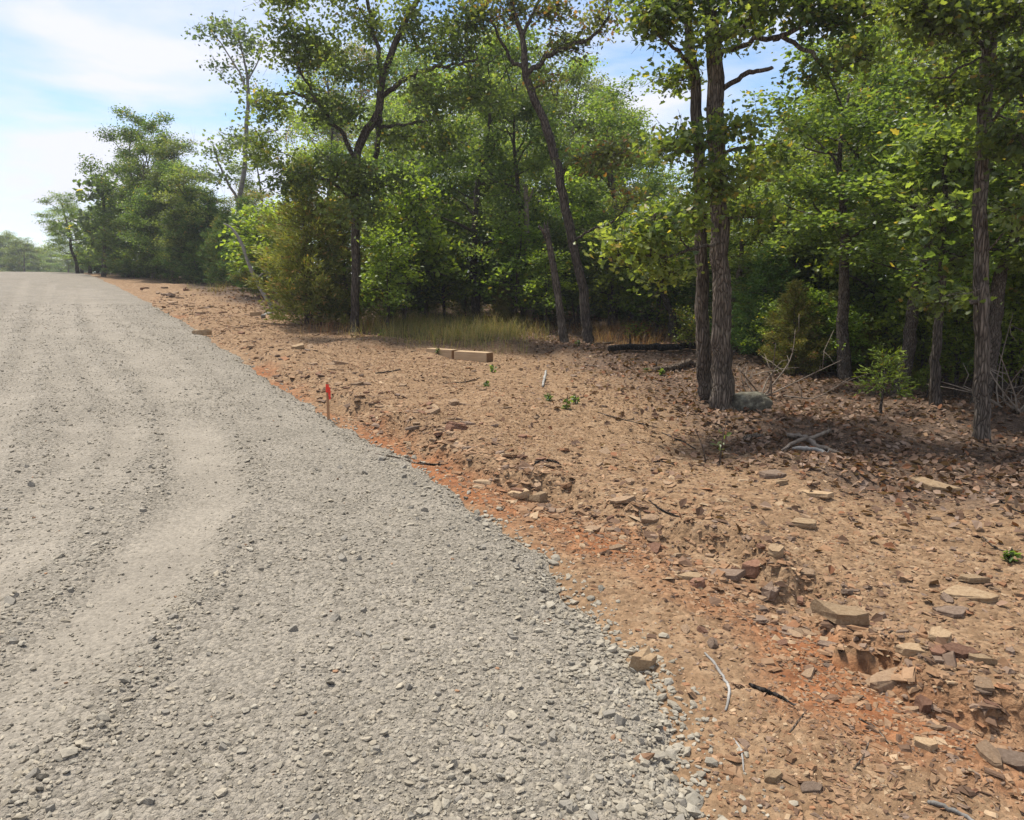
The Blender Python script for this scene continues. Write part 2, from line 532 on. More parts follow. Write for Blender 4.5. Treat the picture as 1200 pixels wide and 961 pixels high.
M = {}
M['road'] = mat_road()
M['ground'] = mat_ground()
M['stone'] = mat_stone('grey_crushed_stone', 60)
M['frag'] = mat_stone('sandstone_fragments', 35)
M['slab'] = mat_slab('tan_sandstone', (.18, .115, .066), (.27, .18, .11), (.345, .245, .155))
M['slab_pale'] = mat_slab('pale_sandstone', (.24, .155, .085), (.34, .235, .135), (.42, .305, .185))
M['slab_grey'] = mat_slab('grey_sandstone', (.135, .092, .064), (.20, .14, .098), (.27, .20, .145))
M['slab_red'] = mat_slab('ironstone', (.115, .058, .035), (.19, .10, .062), (.26, .15, .095))
M['lichen'] = mat_slab('lichen_rock', (.04, .035, .027), (.10, .09, .066), (.23, .22, .16), 22)
M['bark_oak'] = mat_bark('oak_bark', (.045, .036, .028), (.145, .118, .094), (.265, .22, .178), 1.35)
M['bark_dark'] = mat_bark('dark_bark', (.032, .026, .021), (.102, .083, .067), (.19, .158, .13), 1.35)
M['bark_pale'] = mat_slab('pale_bark', (.13, .118, .10), (.24, .225, .20), (.34, .325, .295), 9)
M['deadwood'] = mat_slab('weathered_deadwood', (.13, .098, .072), (.23, .185, .142), (.33, .275, .215), 11)
M['charred'] = mat_bark('charred_log', (.008, .007, .006), (.03, .026, .023), (.07, .06, .055))
M['twig'] = mat_bark('dry_twig', (.06, .045, .032), (.14, .105, .08), (.25, .2, .155))
M['leaf'] = mat_leaf('green_leaves')
M['cedar'] = mat_leaf('cedar_foliage', .25, .7, .15)
M['litter'] = mat_leaf('dry_leaves', .12, .8, .1)
M['grass'] = mat_leaf('grass_blades', .3, .7, .15)
M['timber'] = mat_wood('sawn_timber', (.33, .225, .125), (.46, .335, .205))
M['timber_end'] = mat_wood('timber_end_grain', (.15, .08, .035), (.25, .14, .07), (10, 10, 10))
M['lath'] = mat_wood('stake_lath', (.30, .16, .08), (.42, .24, .13), (14, 14, 1))
def _flat(name, c, r=.6):
    m, nt, N, L = new_mat(name)
    co = N('ShaderNodeTexCoord').outputs['Object']
    n = noise(N, L, co, 40, 3)
    rr = ramp(N, [(.3, tuple(q * .75 for q in c)), (.7, c)]); L(n.outputs['Fac'], rr.inputs[0])
    finish(nt, N, L, rr.outputs[0], r, n.outputs['Fac'], .2, .005)
    return m
M['flag'] = _flat('red_flagging', (.9, .07, .04), .45)

# ------------------------------------------------------------------ terrain
def radial_grid():
    a1 = np.radians(np.linspace(-44, 44, 520))
    a2 = np.radians(np.linspace(44, 316, 60)[1:-1])
    az = np.concatenate([a1, a2])
    r = np.concatenate([[.02, .3, .6, .9], np.geomspace(1.15, 18, 300), np.geomspace(18, 75, 90)[1:], np.geomspace(75, 400, 20)[1:]])
    R, A = np.meshgrid(r, az, indexing='ij')
    x = R * np.sin(A); y = R * np.cos(A)
    nr, na = R.shape
    i = np.arange(nr - 1)[:, None] * na + np.arange(na)[None]
    j = np.arange(nr - 1)[:, None] * na + (np.arange(na)[None] + 1) % na
    Q = np.stack([i.ravel(), (i + na).ravel(), (j + na).ravel(), j.ravel()], 1)
    return x.ravel(), y.ravel(), Q

gx, gy, GQ = radial_grid()
gz_ = zones(gx, gy)
gde, gsl, gfo = gz_
gh = ground_h(gx, gy, gz_)
litter = sstep(-1.7, .7, gfo + .9 * fbm(gx, gy, .8, 3, 51)) * (1 - .6 * np.exp(-((gfo - 2) / 1.0) ** 2) * (np.abs(gx + 1) < 2))
red = (np.exp(-((gsl + .25) / .38) ** 2) * .6 + .16 * np.exp(-np.maximum(-gde, 0) / .5)) * (1 - .55 * sstep(6, 14, np.hypot(gx, gy))) + .4 * np.clip(fbm(gx, gy, .55, 3, 55) * 2 - .25, -.5, 1) * (1 - litter)
# drop the faces well under the road (the road sheet covers them)
keep = ((gde[GQ] < .9) | (gde[GQ] > 11.5)).any(axis=1)
used = np.unique(GQ[keep]); remap = np.full(len(gx), -1); remap[used] = np.arange(len(used))
me = mesh_np('ground', np.stack([gx, gy, gh], 1)[used], [remap[GQ[keep]]], M['ground'], smooth=True,
             attrs={'litter': litter[used], 'red': np.clip(red, 0, 1)[used]})
g = link('ground', me); g['kind'] = 'structure'

ROADW = 12.5
tf = track_field(gx, gy)
rh = road_h(gx, gy, gde, tf)
wl = sstep(ROADW - .4, ROADW + .3, gde)
rh = rh - .2 * wl
keepr = ((gde[GQ] > -.55) & (gde[GQ] < ROADW + 1)).all(axis=1)
used = np.unique(GQ[keepr]); remap = np.full(len(gx), -1); remap[used] = np.arange(len(used))
me = mesh_np('gravel_road', np.stack([gx, gy, rh], 1)[used], [remap[GQ[keepr]]], M['road'], smooth=True, attrs={'track': tf[0][used]})
rd = link('gravel_road', me); rd['kind'] = 'structure'
def surf(x, y):
    """top of the walked surface (road or soil)"""
    x = np.atleast_1d(np.asarray(x, float)); y = np.atleast_1d(np.asarray(y, float))
    z = zones(x, y)
    return np.where(z[0] > -.55, np.maximum(ground_h(x, y, z), road_h(x, y, z[0])), ground_h(x, y, z))

def gpt(px, py, sink=0.0):
    p = gp(px, py)
    return np.array([p[0], p[1], float(surf(p[0], p[1])[0]) - sink])

# ------------------------------------------------------------------ loose stones
def stone_templates(k, rng, flat=False):
    cube = np.array([[x, y, z] for x in (-1, 1) for y in (-1, 1) for z in (-1, 1)], float)
    q = np.array([[0, 1, 3, 2], [4, 6, 7, 5], [0, 4, 5, 1], [2, 3, 7, 6], [0, 2, 6, 4], [1, 5, 7, 3]])
    T = []
    for i in range(k):
        v = cube * (1 + rng.uniform(-.45, .2, (8, 3)))
        v[cube[:, 2] > 0, :2] *= rng.uniform(.45, .95)
        v /= 1.2
        T.append(v)
    return np.array(T), q

def ico_templates(k, rng):
    g_ = (1 + 5 ** .5) / 2
    v0 = np.array([[-1, g_, 0], [1, g_, 0], [-1, -g_, 0], [1, -g_, 0], [0, -1, g_], [0, 1, g_], [0, -1, -g_], [0, 1, -g_], [g_, 0, -1], [g_, 0, 1], [-g_, 0, -1], [-g_, 0, 1]]) / 1.9
    f = np.array([[0, 11, 5], [0, 5, 1], [0, 1, 7], [0, 7, 10], [0, 10, 11], [1, 5, 9], [5, 11, 4], [11, 10, 2], [10, 7, 6], [7, 1, 8], [3, 9, 4], [3, 4, 2], [3, 2, 6], [3, 6, 8], [3, 8, 9], [4, 9, 5], [2, 4, 11], [6, 2, 10], [8, 6, 7], [9, 8, 1]])
    T = []
    for i in range(k):
        v = v0 * (1 + rng.uniform(-.3, .22, (12, 1))) + rng.normal(0, .07, (12, 3))
        v[:, 2] = np.clip(v[:, 2], -1, rng.uniform(.45, .8))
        T.append(v)
    return np.array(T), f

def rot_zxy(yaw, tx, ty):
    cz, sz = np.cos(yaw), np.sin(yaw); cx, sx = np.cos(tx), np.sin(tx); cy, sy = np.cos(ty), np.sin(ty)
    z = np.zeros_like(yaw); o = np.ones_like(yaw)
    Rz = np.stack([np.stack([cz, -sz, z], -1), np.stack([sz, cz, z], -1), np.stack([z, z, o], -1)], -2)
    Rx = np.stack([np.stack([o, z, z], -1), np.stack([z, cx, -sx], -1), np.stack([z, sx, cx], -1)], -2)
    Ry = np.stack([np.stack([cy, z, sy], -1), np.stack([z, o, z], -1), np.stack([-sy, z, cy], -1)], -2)
    return Rz @ Rx @ Ry

def scatter_mesh(name, pos, scl, yaw, tx, ty, cols, T, q, mat, rng):
    n = len(pos)
    idx = rng.integers(0, len(T), n)
    v = T[idx] * scl[:, None, :]
    R = rot_zxy(yaw, tx, ty)
    v = np.einsum('nij,nkj->nki', R, v) + pos[:, None, :]
    k = v.shape[1]
    f = (q[None] + (np.arange(n) * k)[:, None, None]).reshape(-1, q.shape[1])
    c = np.repeat(cols, k, axis=0)
    return mesh_np(name, v.reshape(-1, 3), [f], mat, c)

def polar_samples(n, r0, r1, rng, half=43):
    r = np.exp(rng.uniform(math.log(r0), math.log(r1), n))
    a = np.radians(rng.uniform(-half, half, n))
    return r * np.sin(a), r * np.cos(a), r

rng = np.random.default_rng(3)
Tst, Qst = stone_templates(24, rng)
# gravel on the road
x, y, r = polar_samples(135000, 1.5, 20, rng)
de = poly_sd(x, y, EDGE) + road_edge_noise(x, y)
tr, rim = track_field(x, y)
clump = fbm(x, y, 1.1, 3, 61) + .5 * fbm(x, y, 4, 2, 63)
p = np.clip(.62 + 1.3 * clump, .12, 1) * (1 - .45 * tr) + .5 * rim * (1 - tr) * np.clip(.5 + 2 * fbm(x, y, .7, 2, 65), 0, 1)
p = np.where(de < .1, np.exp(np.minimum(de - .1, 0) / .07), p)
p = np.maximum(p, .9 * (np.abs(de - .22) < .16))
k = (rng.random(len(x)) < p) & (de > -.5) & (de < 12)
x, y, r, de, rim = x[k], y[k], r[k], de[k], rim[k]
s = np.clip(rng.lognormal(math.log(.0048), .5, len(x)), .0025, .02) * (1 - .3 * tr[k])
s = s * (1 + .6 * np.exp(-((de - .05) / .18) ** 2) + .3 * rim)
s = np.maximum(s, .0006 * r)
z = road_h(x, y)
z = np.where(poly_sd(x, y, EDGE) < .25, np.maximum(z, ground_h(x, y)), z) + s * .25
n = len(x)
scl = s[:, None] * np.stack([rng.uniform(.8, 1.5, n), rng.uniform(.7, 1.1, n), rng.uniform(.4, .75, n)], 1)
b = np.clip(rng.normal(1.02, .15, n), .6, 1.45)
hue = rng.random(n)[:, None]
cols = (np.array([.268, .24, .188]) * (1 - hue) + np.array([.282, .242, .178]) * hue) * b[:, None]
od = rng.random(n) < .003
cols[od] = np.array([.28, .16, .09]) * b[od][:, None]
Tic, Fic = ico_templates(24, rng)
big = (s > .0075) & (r < 7)
for nm, sel, TT, QQ, lb in (('gravel', big, Tic, Fic, 'coarser pale grey crushed gravel strewn over the sloping road'), ('fine_gravel', ~big, Tst, Qst, 'fine pale grey crushed gravel covering the sloping road')):
    m_ = int(sel.sum())
    me = scatter_mesh(nm, np.stack([x, y, z], 1)[sel], scl[sel], rng.uniform(0, 6.28, m_), rng.normal(0, .3, m_), rng.normal(0, .3, m_), cols[sel], TT, QQ, M['stone'], rng)
    o = link(nm, me); o['kind'] = 'stuff'
    tag(o, lb, 'gravel')

# stone fragments in the soil
x, y, r = polar_samples(120000, 1.8, 22, rng)
de, sl, fo = zones(x, y)
dj = de + road_edge_noise(x, y)
clump = fbm(x, y, 1.0, 3, 71) + .6 * fbm(x, y, 3.7, 2, 73)
p = np.clip(.6 + 1.1 * clump, .15, 1) * (1 - .75 * sstep(-.3, 1.6, fo)) + .5 * np.exp(-(sl / .3) ** 2)
k = (rng.random(len(x)) < p) & (dj < .0) & (fo < 4)
x, y, r, sl, fo = x[k], y[k], r[k], sl[k], fo[k]
n = len(x)
s = np.clip(rng.lognormal(math.log(.0078), .6, n), .003, .042) * (1 + .5 * np.exp(-(sl / .35) ** 2)) * (.7 + .3 * sstep(2.5, 5, r))
s = np.maximum(s, .0008 * r * rng.uniform(.9, 2.3, n))
scl = s[:, None] * np.stack([rng.uniform(.8, 1.7, n), rng.uniform(.6, 1.1, n), rng.uniform(.14, .36, n)], 1)
z = ground_h(x, y) + scl[:, 2] * .35
pal = np.array([[.26, .16, .09], [.22, .125, .066], [.12, .072, .044], [.32, .225, .135], [.185, .125, .085], [.23, .115, .058]])
cols = pal[rng.choice(6, n, p=[.36, .26, .14, .09, .09, .06])] * np.clip(rng.normal(1, .13, n), .6, 1.4)[:, None]
me = scatter_mesh('stone_fragments', np.stack([x, y, z], 1), scl, rng.uniform(0, 6.28, n), rng.normal(0, .25, n), rng.normal(0, .25, n), cols, Tst, Qst, M['frag'], rng)
o = link('stone_fragments', me); o['kind'] = 'stuff'
tag(o, 'small tan and brown stone chips strewn over the red soil', 'stone chips')

# dry bits of leaf, bark and straw scattered over the bank
def debris():
    v = np.array([[0, -.5, 0], [.16, -.1, .05], [.12, .25, .08], [0, .5, 0], [-.13, .3, .06], [-.17, -.15, .04]], float)
    T = np.array([v * [w_, 1, b_] for w_ in (.35, .8, 1.3) for b_ in (-1, 1, 2.5)])
    x, y, r = polar_samples(125000, 2.3, 19, rng, 42)
    de, sl, fo = zones(x, y)
    k = (de + road_edge_noise(x, y) < -.12) & (fo < 1.2) & (rng.random(len(x)) < np.clip(.62 + 1.5 * fbm(x, y, .9, 3, 76), .12, 1) * (.18 + .82 * sstep(2.6, 5.5, r)))
    x, y, r = x[k], y[k], r[k]; n = len(x)
    s = np.maximum(rng.uniform(.010, .030, n), .0027 * r) * rng.uniform(.6, 1.4, n)
    pal = np.array([[.275, .185, .108], [.21, .135, .076], [.11, .072, .045], [.36, .265, .165], [.24, .18, .13], [.25, .145, .08]])
    cols = pal[rng.choice(6, n, p=[.30, .26, .10, .14, .11, .09])] * np.clip(rng.normal(1, .16, n), .5, 1.5)[:, None]
    z = ground_h(x, y) + s * .12
    me = scatter_mesh('soil_debris', np.stack([x, y, z], 1), np.stack([s] * 3, 1), rng.uniform(0, 6.28, n), rng.normal(0, .3, n), rng.normal(0, .3, n), cols, T, np.array([[0, 1, 2, 3], [0, 3, 4, 5]]), M['litter'], rng)
    o = link('soil_debris', me); o['kind'] = 'stuff'
    tag(o, 'dry bark and straw bits littering the stony bank', 'debris')

# dry leaves under the trees
def leaf_template():
    v = np.array([[0, 0, 0], [.20, .22, .05], [.34, .62, .09], [0, 1, 0], [-.34, .62, .09], [-.20, .22, .05]], float)
    v[:, 1] -= .5
    return v[None], np.array([[0, 1, 2, 3], [0, 3, 4, 5]])
TL, QL = leaf_template()
debris()
x, y, r = polar_samples(90000, 3.0, 26, rng, 44)
de, sl, fo = zones(x, y)
p = np.where(fo > 0, .8 + .2 * sstep(0, .6, fo), .8 * np.exp(fo / .45)) * np.clip(.75 + 1.2 * fbm(x, y, 1.2, 3, 81), .1, 1)
k = (rng.random(len(x)) < p) & (de < -.3)
x, y, r = x[k], y[k], r[k]; n = len(x)
ln = np.maximum(rng.uniform(.035, .08, n), .004 * r)
scl = np.stack([ln, ln, ln * rng.uniform(.3, 2.5, n)], 1)
z = ground_h(x, y) + rng.uniform(.006, .03, n)
pal = np.array([[.14, .085, .052], [.19, .122, .08], [.10, .06, .038], [.25, .175, .12], [.18, .085, .042], [.215, .155, .115]])
cols = pal[rng.choice(6, n, p=[.27, .26, .17, .12, .08, .10])] * np.clip(rng.normal(1, .2, n), .5, 1.5)[:, None]
me = scatter_mesh('leaf_litter', np.stack([x, y, z], 1), scl, rng.uniform(0, 6.28, n), rng.normal(0, .45, n), rng.normal(0, .45, n), cols, TL, QL, M['litter'], rng)
o = link('leaf_litter', me); o['kind'] = 'stuff'
tag(o, 'brown fallen oak leaves carpeting the ground under the trees', 'leaf litter')

# ------------------------------------------------------------------ foliage and wood
def frames(n, rng, up=.8, spread=.7):
    nrm = rng.normal(0, spread, (n, 3)); nrm[:, 2] += up
    nrm /= np.linalg.norm(nrm, axis=1, keepdims=True) + 1e-9
    t = rng.normal(0, 1, (n, 3)); t[:, 2] -= .25
    t -= nrm * (t * nrm).sum(1, keepdims=True)
    t /= np.linalg.norm(t, axis=1, keepdims=True) + 1e-9
    return np.cross(t, nrm), t, nrm

_h = [(0, 0, 0), (.13, .16, .02), (.10, .30, .02), (.31, .50, .06), (.19, .62, .04), (.27, .84, .07), (0, 1, .0)]
TLOBE = np.array(_h + [(-a, b, c) for a, b, c in _h[1:-1]], float); TLOBE[:, 1] -= .5
FLOBE = np.array([[0, 1, 2, 3, 4, 5, 6], [6, 11, 10, 9, 8, 7, 0]])

def leaf_mesh(name, pos, size, cols, rng, mat, width=1.0, up=.8, spread=.7, lobed=False):
    n = len(pos)
    if lobed:
        a, t, nr = frames(n, rng, up, spread)
        v = TLOBE; bend = rng.uniform(-.5, 1.2, (n, 1, 1))
        W = pos[:, None, :] + size[:, None, None] * (v[None, :, 0:1] * width * 1.25 * a[:, None, :] + v[None, :, 1:2] * t[:, None, :] + (v[None, :, 2:3] * 1.6 - bend * .5 * v[None, :, 1:2] ** 2) * nr[:, None, :])
        f = (FLOBE[None] + (np.arange(n) * 12)[:, None, None]).reshape(-1, 7)
        return mesh_np(name, W.reshape(-1, 3), [f], mat, np.repeat(cols, 12, axis=0))
    a, t, nr = frames(n, rng, up, spread)
    v = TL[0]
    W = pos[:, None, :] + size[:, None, None] * (v[None, :, 0:1] * width * a[:, None, :] + v[None, :, 1:2] * t[:, None, :] + v[None, :, 2:3] * 1.3 * nr[:, None, :])
    f = (QL[None] + (np.arange(n) * 6)[:, None, None]).reshape(-1, 4)
    return mesh_np(name, W.reshape(-1, 3), [f], mat, np.repeat(cols, 6, axis=0))

GREEN = dict(dark=(0.062, 0.099, 0.031), mid=(0.123, 0.179, 0.050), light=(0.213, 0.274, 0.084), odd=(0.314, 0.246, 0.067), podd=0.02)
BRIGHT = dict(dark=(0.084, 0.137, 0.023), mid=(0.168, 0.236, 0.040), light=(0.263, 0.336, 0.063), odd=(0.315, 0.242, 0.053), podd=0.02)
RUSTY = dict(dark=(0.073, 0.090, 0.031), mid=(0.134, 0.162, 0.050), light=(0.213, 0.230, 0.073), odd=(0.291, 0.157, 0.062), podd=0.12)
YELLOW = dict(dark=(0.066, 0.094, 0.015), mid=(0.132, 0.165, 0.024), light=(0.220, 0.237, 0.039), odd=(0.308, 0.198, 0.044), podd=.06)

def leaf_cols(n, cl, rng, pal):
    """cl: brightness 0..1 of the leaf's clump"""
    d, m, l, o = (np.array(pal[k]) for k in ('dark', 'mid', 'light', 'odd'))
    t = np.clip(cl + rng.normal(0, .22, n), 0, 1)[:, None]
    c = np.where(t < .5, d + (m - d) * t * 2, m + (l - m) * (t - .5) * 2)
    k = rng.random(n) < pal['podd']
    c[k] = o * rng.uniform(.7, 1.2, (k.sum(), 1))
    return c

def dense(pts, rad, step=.25):
    pts = smooth_poly(pts, 5)
    rad = np.interp(np.linspace(0, 1, len(pts)), np.linspace(0, 1, len(rad)), rad)
    return pts, rad

def build_tree(name, label, cat, base, stems, limbs, blobs, pal, bark, seed, group=None, leaf=.085, per=30, sig=.17, sides=12, subk=1.0, up=.8, join_limbs=False, lobed=False):
    """stems / limbs: (points, radii) in world space; blobs: (centre, (rx,ry,rz), clumps)"""
    rg = np.random.default_rng(seed)
    root = thing(name, label, cat, tuple(base), 0, group)
    base = np.asarray(base, float)
    nodes = []; joined = []
    for pts, rad in stems:
        p, rr = dense(np.asarray(pts) - base, rad)
        j = rg.normal(0, 1, p.shape) * rr[:, None] * .12; j[0] = 0
        p = p + j
        mb = MB(); mb.tube(p, rr, sides, seed, .16)
        link('trunk', mb.mesh('trunk', bark), root)
        nodes.append(np.concatenate([p[len(p) // 3:], rr[len(p) // 3:, None]], 1))
    for pts, rad in limbs:
        lm = MB()
        p, rr = dense(np.asarray(pts) - base, rad)
        p[1:] += rg.normal(0, 1, p[1:].shape) * np.minimum(rr[1:, None] * .5, .02)
        lm.tube(p, rr, 7, seed + 1, .15)
        if join_limbs: joined.append((p, rr))
        else: link('limb', lm.mesh('limb', bark), root)
        nodes.append(np.concatenate([p, rr[:, None]], 1))
    nodes = np.concatenate(nodes)
    tw = MB()
    for p, rr in joined: tw.tube(p, rr, 6, seed, .15)
    LP = []; LC = []
    for c, r3, ns in blobs:
        c = np.asarray(c, float) - base; r3 = np.asarray(r3, float)
        d = np.linalg.norm(nodes[:, :3] - c, axis=1) + np.maximum(nodes[:, 2] - c[2], 0) * 1.2
        k = int(np.argmin(d)); a = nodes[k, :3]
        ln = np.linalg.norm(c - a)
        mid = (a + c) / 2 + rg.normal(0, .12, 3) * ln + np.array([0, 0, .06 * ln])
        r0 = min(nodes[k, 3] * .7, .012 + .014 * ln + .006)
        bp = smooth_poly([a, mid, c + rg.normal(0, .1, 3) * r3, c + (c - a) / (ln + .01) * r3.mean() * .6], 4)
        tw.tube(bp, np.linspace(r0, .005, len(bp)), 5, seed)
        ns = max(3, int(ns * subk))
        q = rg.normal(0, 1, (ns, 3)); q /= np.linalg.norm(q, axis=1, keepdims=True)
        q = c + q * r3 * (rg.random((ns, 1)) ** .5)
        cb = np.clip(rg.normal(.5, .16), .1, .9)
        for e in q:
            dd = np.linalg.norm(bp - e, axis=1); s0 = bp[int(np.argmin(dd[1:])) + 1 if len(dd) > 1 else 0]
            m2 = (s0 + e) / 2 + rg.normal(0, .05, 3)
            tw.tube(np.array([s0, m2, e]), [.007, .005, .003], 3, 0, 0, False)
            if lobed:
                for _k in range(4):
                    b0 = m2 + (e - m2) * rg.random()
                    tw.tube(np.array([b0, b0 + rg.normal(0, 1, 3) * sig * 1.1]), [.0032, .0015], 3, 0, 0, False)
            m = max(4, int(per * rg.uniform(.6, 1.4)))
            t = rg.random((m, 1))
            pp = e + (s0 - e) * t * .45 + rg.normal(0, 1, (m, 3)) * np.array([sig, sig, sig * .62])
            LP.append(pp)
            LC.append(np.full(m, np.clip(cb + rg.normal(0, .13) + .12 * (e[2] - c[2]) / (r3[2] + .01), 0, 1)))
    if tw.v: link('twigs', tw.mesh('twigs', bark), root)['kind'] = 'stuff'
    if LP:
        LP = np.concatenate(LP); LC = np.concatenate(LC)
        n = len(LP)
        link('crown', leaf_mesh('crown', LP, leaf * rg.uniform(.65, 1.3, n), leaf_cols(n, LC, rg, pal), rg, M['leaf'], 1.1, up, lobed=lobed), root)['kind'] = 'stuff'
    return root

def pw(pts, Y, dY=0):
    return [pix(p[0], p[1], Y + dY + (p[2] if len(p) > 2 else 0)) for p in pts]

def px_rad(ws, Y):
    return [q * .5 * Y / F * .87 for q in ws]

def pblob(lst, Y):
    o = []
    for b in lst:
        px, py, rx, ry, dY, ns = b
        yy = Y + dY
        k = yy / F
        o.append((pix(px, py, yy), (rx * k, (rx + ry) * .5 * k, ry * k), ns))
    return o

def hero(name, label, cat, base_px, stems, limbs, blobs, pal, bark, seed, sink=.06, **kw):
    b = gpt(*base_px)
    Y = b[1]
    S = []
    for pts, ws in stems:
        p = pw(pts, Y)
        if abs(pts[0][0] - base_px[0]) < 25 and abs(pts[0][1] - base_px[1]) < 25:
            p[0] = np.array([p[0][0], p[0][1], float(surf(p[0][0], p[0][1])[0]) - sink])
        S.append((p, px_rad(ws, Y)))
    Lm = [(pw(p, Y), px_rad([q * .8 for q in ws], Y)) for p, ws in limbs]
    return build_tree(name, label, cat, b, S, Lm, pblob(blobs, Y), pal, bark, seed, lobed=True, **kw)

# the double-stemmed oak beside the lichened boulder
hero('oak_tree', 'big double-stemmed oak with rough dark bark beside the lichened boulder', 'tree', (848, 490),
     [([(848, 490), (847, 470), (845, 400), (843, 300), (840, 200), (838, 110), (834, 30), (830, -60)], [40, 29, 24, 22.5, 21, 20, 16, 11]),
      ([(832, 474, .35), (826, 440, .3), (823, 380, .25), (821, 280, .2), (820, 200, .15), (815, 110, .1), (806, 20, .2), (800, -60, .2)], [26, 20, 17, 16, 15, 13, 10, 6])],
     [([(841, 108), (871, 88, -.1), (890, 84, -.2), (906, 79, -.3)], [9, 7.5, 6.5, 5.5]),
      ([(838, 70), (862, 57), (906, 44, -.2), (945, 57, -.3), (971, 83, -.4), (1000, 72, -.5), (1020, 70, -.5)], [10, 9, 8, 7, 6, 4.5, 3]),
      ([(906, 46, -.2), (940, 30, -.3), (975, 18, -.3)], [8, 6, 4]),
      ([(836, 50), (868, 35), (890, 5), (905, -40)], [10, 8, 7, 5]),
      ([(836, 160), (812, 176, -.3), (790, 176, -.5), (776, 166, -.6)], [7, 6, 5, 3]),
      ([(843, 285, -.1), (815, 290, -.5), (780, 302, -.8), (735, 296, -1.0), (715, 302, -1.1)], [6, 5, 4, 3, 2]),
      ([(818, 90), (795, 60, -.2), (770, 40, -.3)], [8, 6, 4]),
      ([(842, 178), (880, 172, .3), (920, 170, .5)], [7, 5, 3])],
     [(790, 8, 40, 22, -.2, 14), (765, 22, 28, 18, -.3, 9), (845, -10, 40, 25, -.3, 12), (905, -5, 42, 25, -.3, 14), (960, 18, 42, 22, -.3, 14),
      (1005, 5, 38, 25, -.4, 13), (1000, 62, 28, 10, -.5, 6), (945, 90, 26, 8, -.3, 4), (800, 92, 28, 18, .1, 7), (870, 25, 28, 16, .2, 7), (830, 45, 22, 20, -.4, 6),
      (838, 205, 30, 26, -.4, 11), (818, 168, 26, 16, -.3, 6), (860, 150, 24, 20, -.2, 6), (785, 172, 20, 10, -.6, 5),
      (770, 268, 40, 22, -.9, 13), (730, 290, 28, 12, -1.0, 7), (800, 250, 30, 22, -.6, 9), (780, 318, 28, 10, -.8, 5),
      (880, 200, 30, 22, .3, 8), (905, 178, 25, 12, .5, 6), (875, 255, 26, 24, 0, 7), (765, -20, 40, 20, -.1, 10), (940, -25, 50, 22, -.2, 12)],
     dict(GREEN, podd=.05, mid=(.13, .17, .045), light=(.22, .255, .075)), M['bark_oak'], 101, per=60, leaf=.055, sig=.12, sides=16)

# the slim oak with scaly pale-grey trunk
hero('oak_tree', 'single straight oak with scaly grey trunk rising from the leaf litter', 'tree', (1150, 527),
     [([(1150, 528), (1150, 505), (1151, 440), (1152, 330), (1150, 220), (1156, 100), (1160, 0), (1162, -80)], [29, 20, 18, 17, 16, 16, 14, 10])],
     [([(1157, 66, -.1), (1125, 78, -.3), (1112, 90, -.4), (1090, 92, -.5)], [5, 4, 3, 2]),
      ([(1155, 160), (1180, 120, -.3), (1210, 95, -.5)], [7, 5, 3]),
      ([(1158, 60), (1120, 20, -.3), (1080, 0, -.4)], [8, 6, 4]),
      ([(1152, 300), (1175, 275, -.2), (1195, 260, -.3)], [4, 3, 2])],
     [(1100, 30, 50, 30, -.4, 16), (1180, 20, 45, 30, -.4, 15), (1130, -20, 50, 30, -.2, 14), (1070, 5, 40, 24, -.3, 11), (1195, 85, 35, 28, -.5, 11),
      (1110, 105, 40, 24, .2, 9), (1185, 160, 35, 30, -.4, 11), (1130, 60, 30, 22, .3, 7), (1205, 250, 30, 24, -.3, 8), (1100, 350, 14, 8, -.2, 4)],
     GREEN, M['bark_oak'], 102, per=60, leaf=.054, sig=.12, sides=14)

# leaning oak behind the timber
hero('oak_tree', 'leaning oak with crooked trunk and thin rusty crown behind the sawn timbers', 'tree', (690, 406),
     [([(690, 407), (687, 385), (683, 340), (668, 270), (655, 205), (640, 150), (622, 105), (615, 80), (612, 45), (600, 5), (590, -50)], [19, 13.5, 12.5, 12, 11.5, 11, 10, 9, 7, 5, 3])],
     [([(618, 88), (640, 68, -.2), (660, 55, -.3), (690, 45, -.4), (715, 20, -.5)], [9, 8, 7, 6, 3]),
      ([(615, 78), (600, 72, .2), (590, 55, .3), (575, 20, .3)], [7, 6, 5, 3]),
      ([(612, 45), (622, 20), (640, -15), (650, -50)], [7, 6, 5, 3]),
      ([(657, 210), (668, 190, -.3), (690, 182, -.5), (730, 180, -.8)], [6, 5, 4, 2]),
      ([(672, 285), (690, 270, -.3), (715, 262, -.5), (735, 240, -.6)], [5, 4, 3, 2])],
     [(600, 10, 34, 20, .1, 9), (575, 20, 26, 22, .3, 7), (650, 10, 34, 20, -.2, 9), (700, 20, 34, 22, -.4, 9), (665, 50, 26, 14, -.3, 5), (640, 95, 20, 12, 0, 4),
      (725, 180, 42, 18, -.8, 12), (690, 190, 30, 14, -.5, 6), (735, 235, 26, 16, -.6, 6), (640, -30, 50, 20, 0, 9), (585, -30, 40, 20, .2, 9), (720, -10, 40, 20, -.3, 9)],
     RUSTY, M['bark_dark'], 103, per=52, leaf=.066, sig=.16)

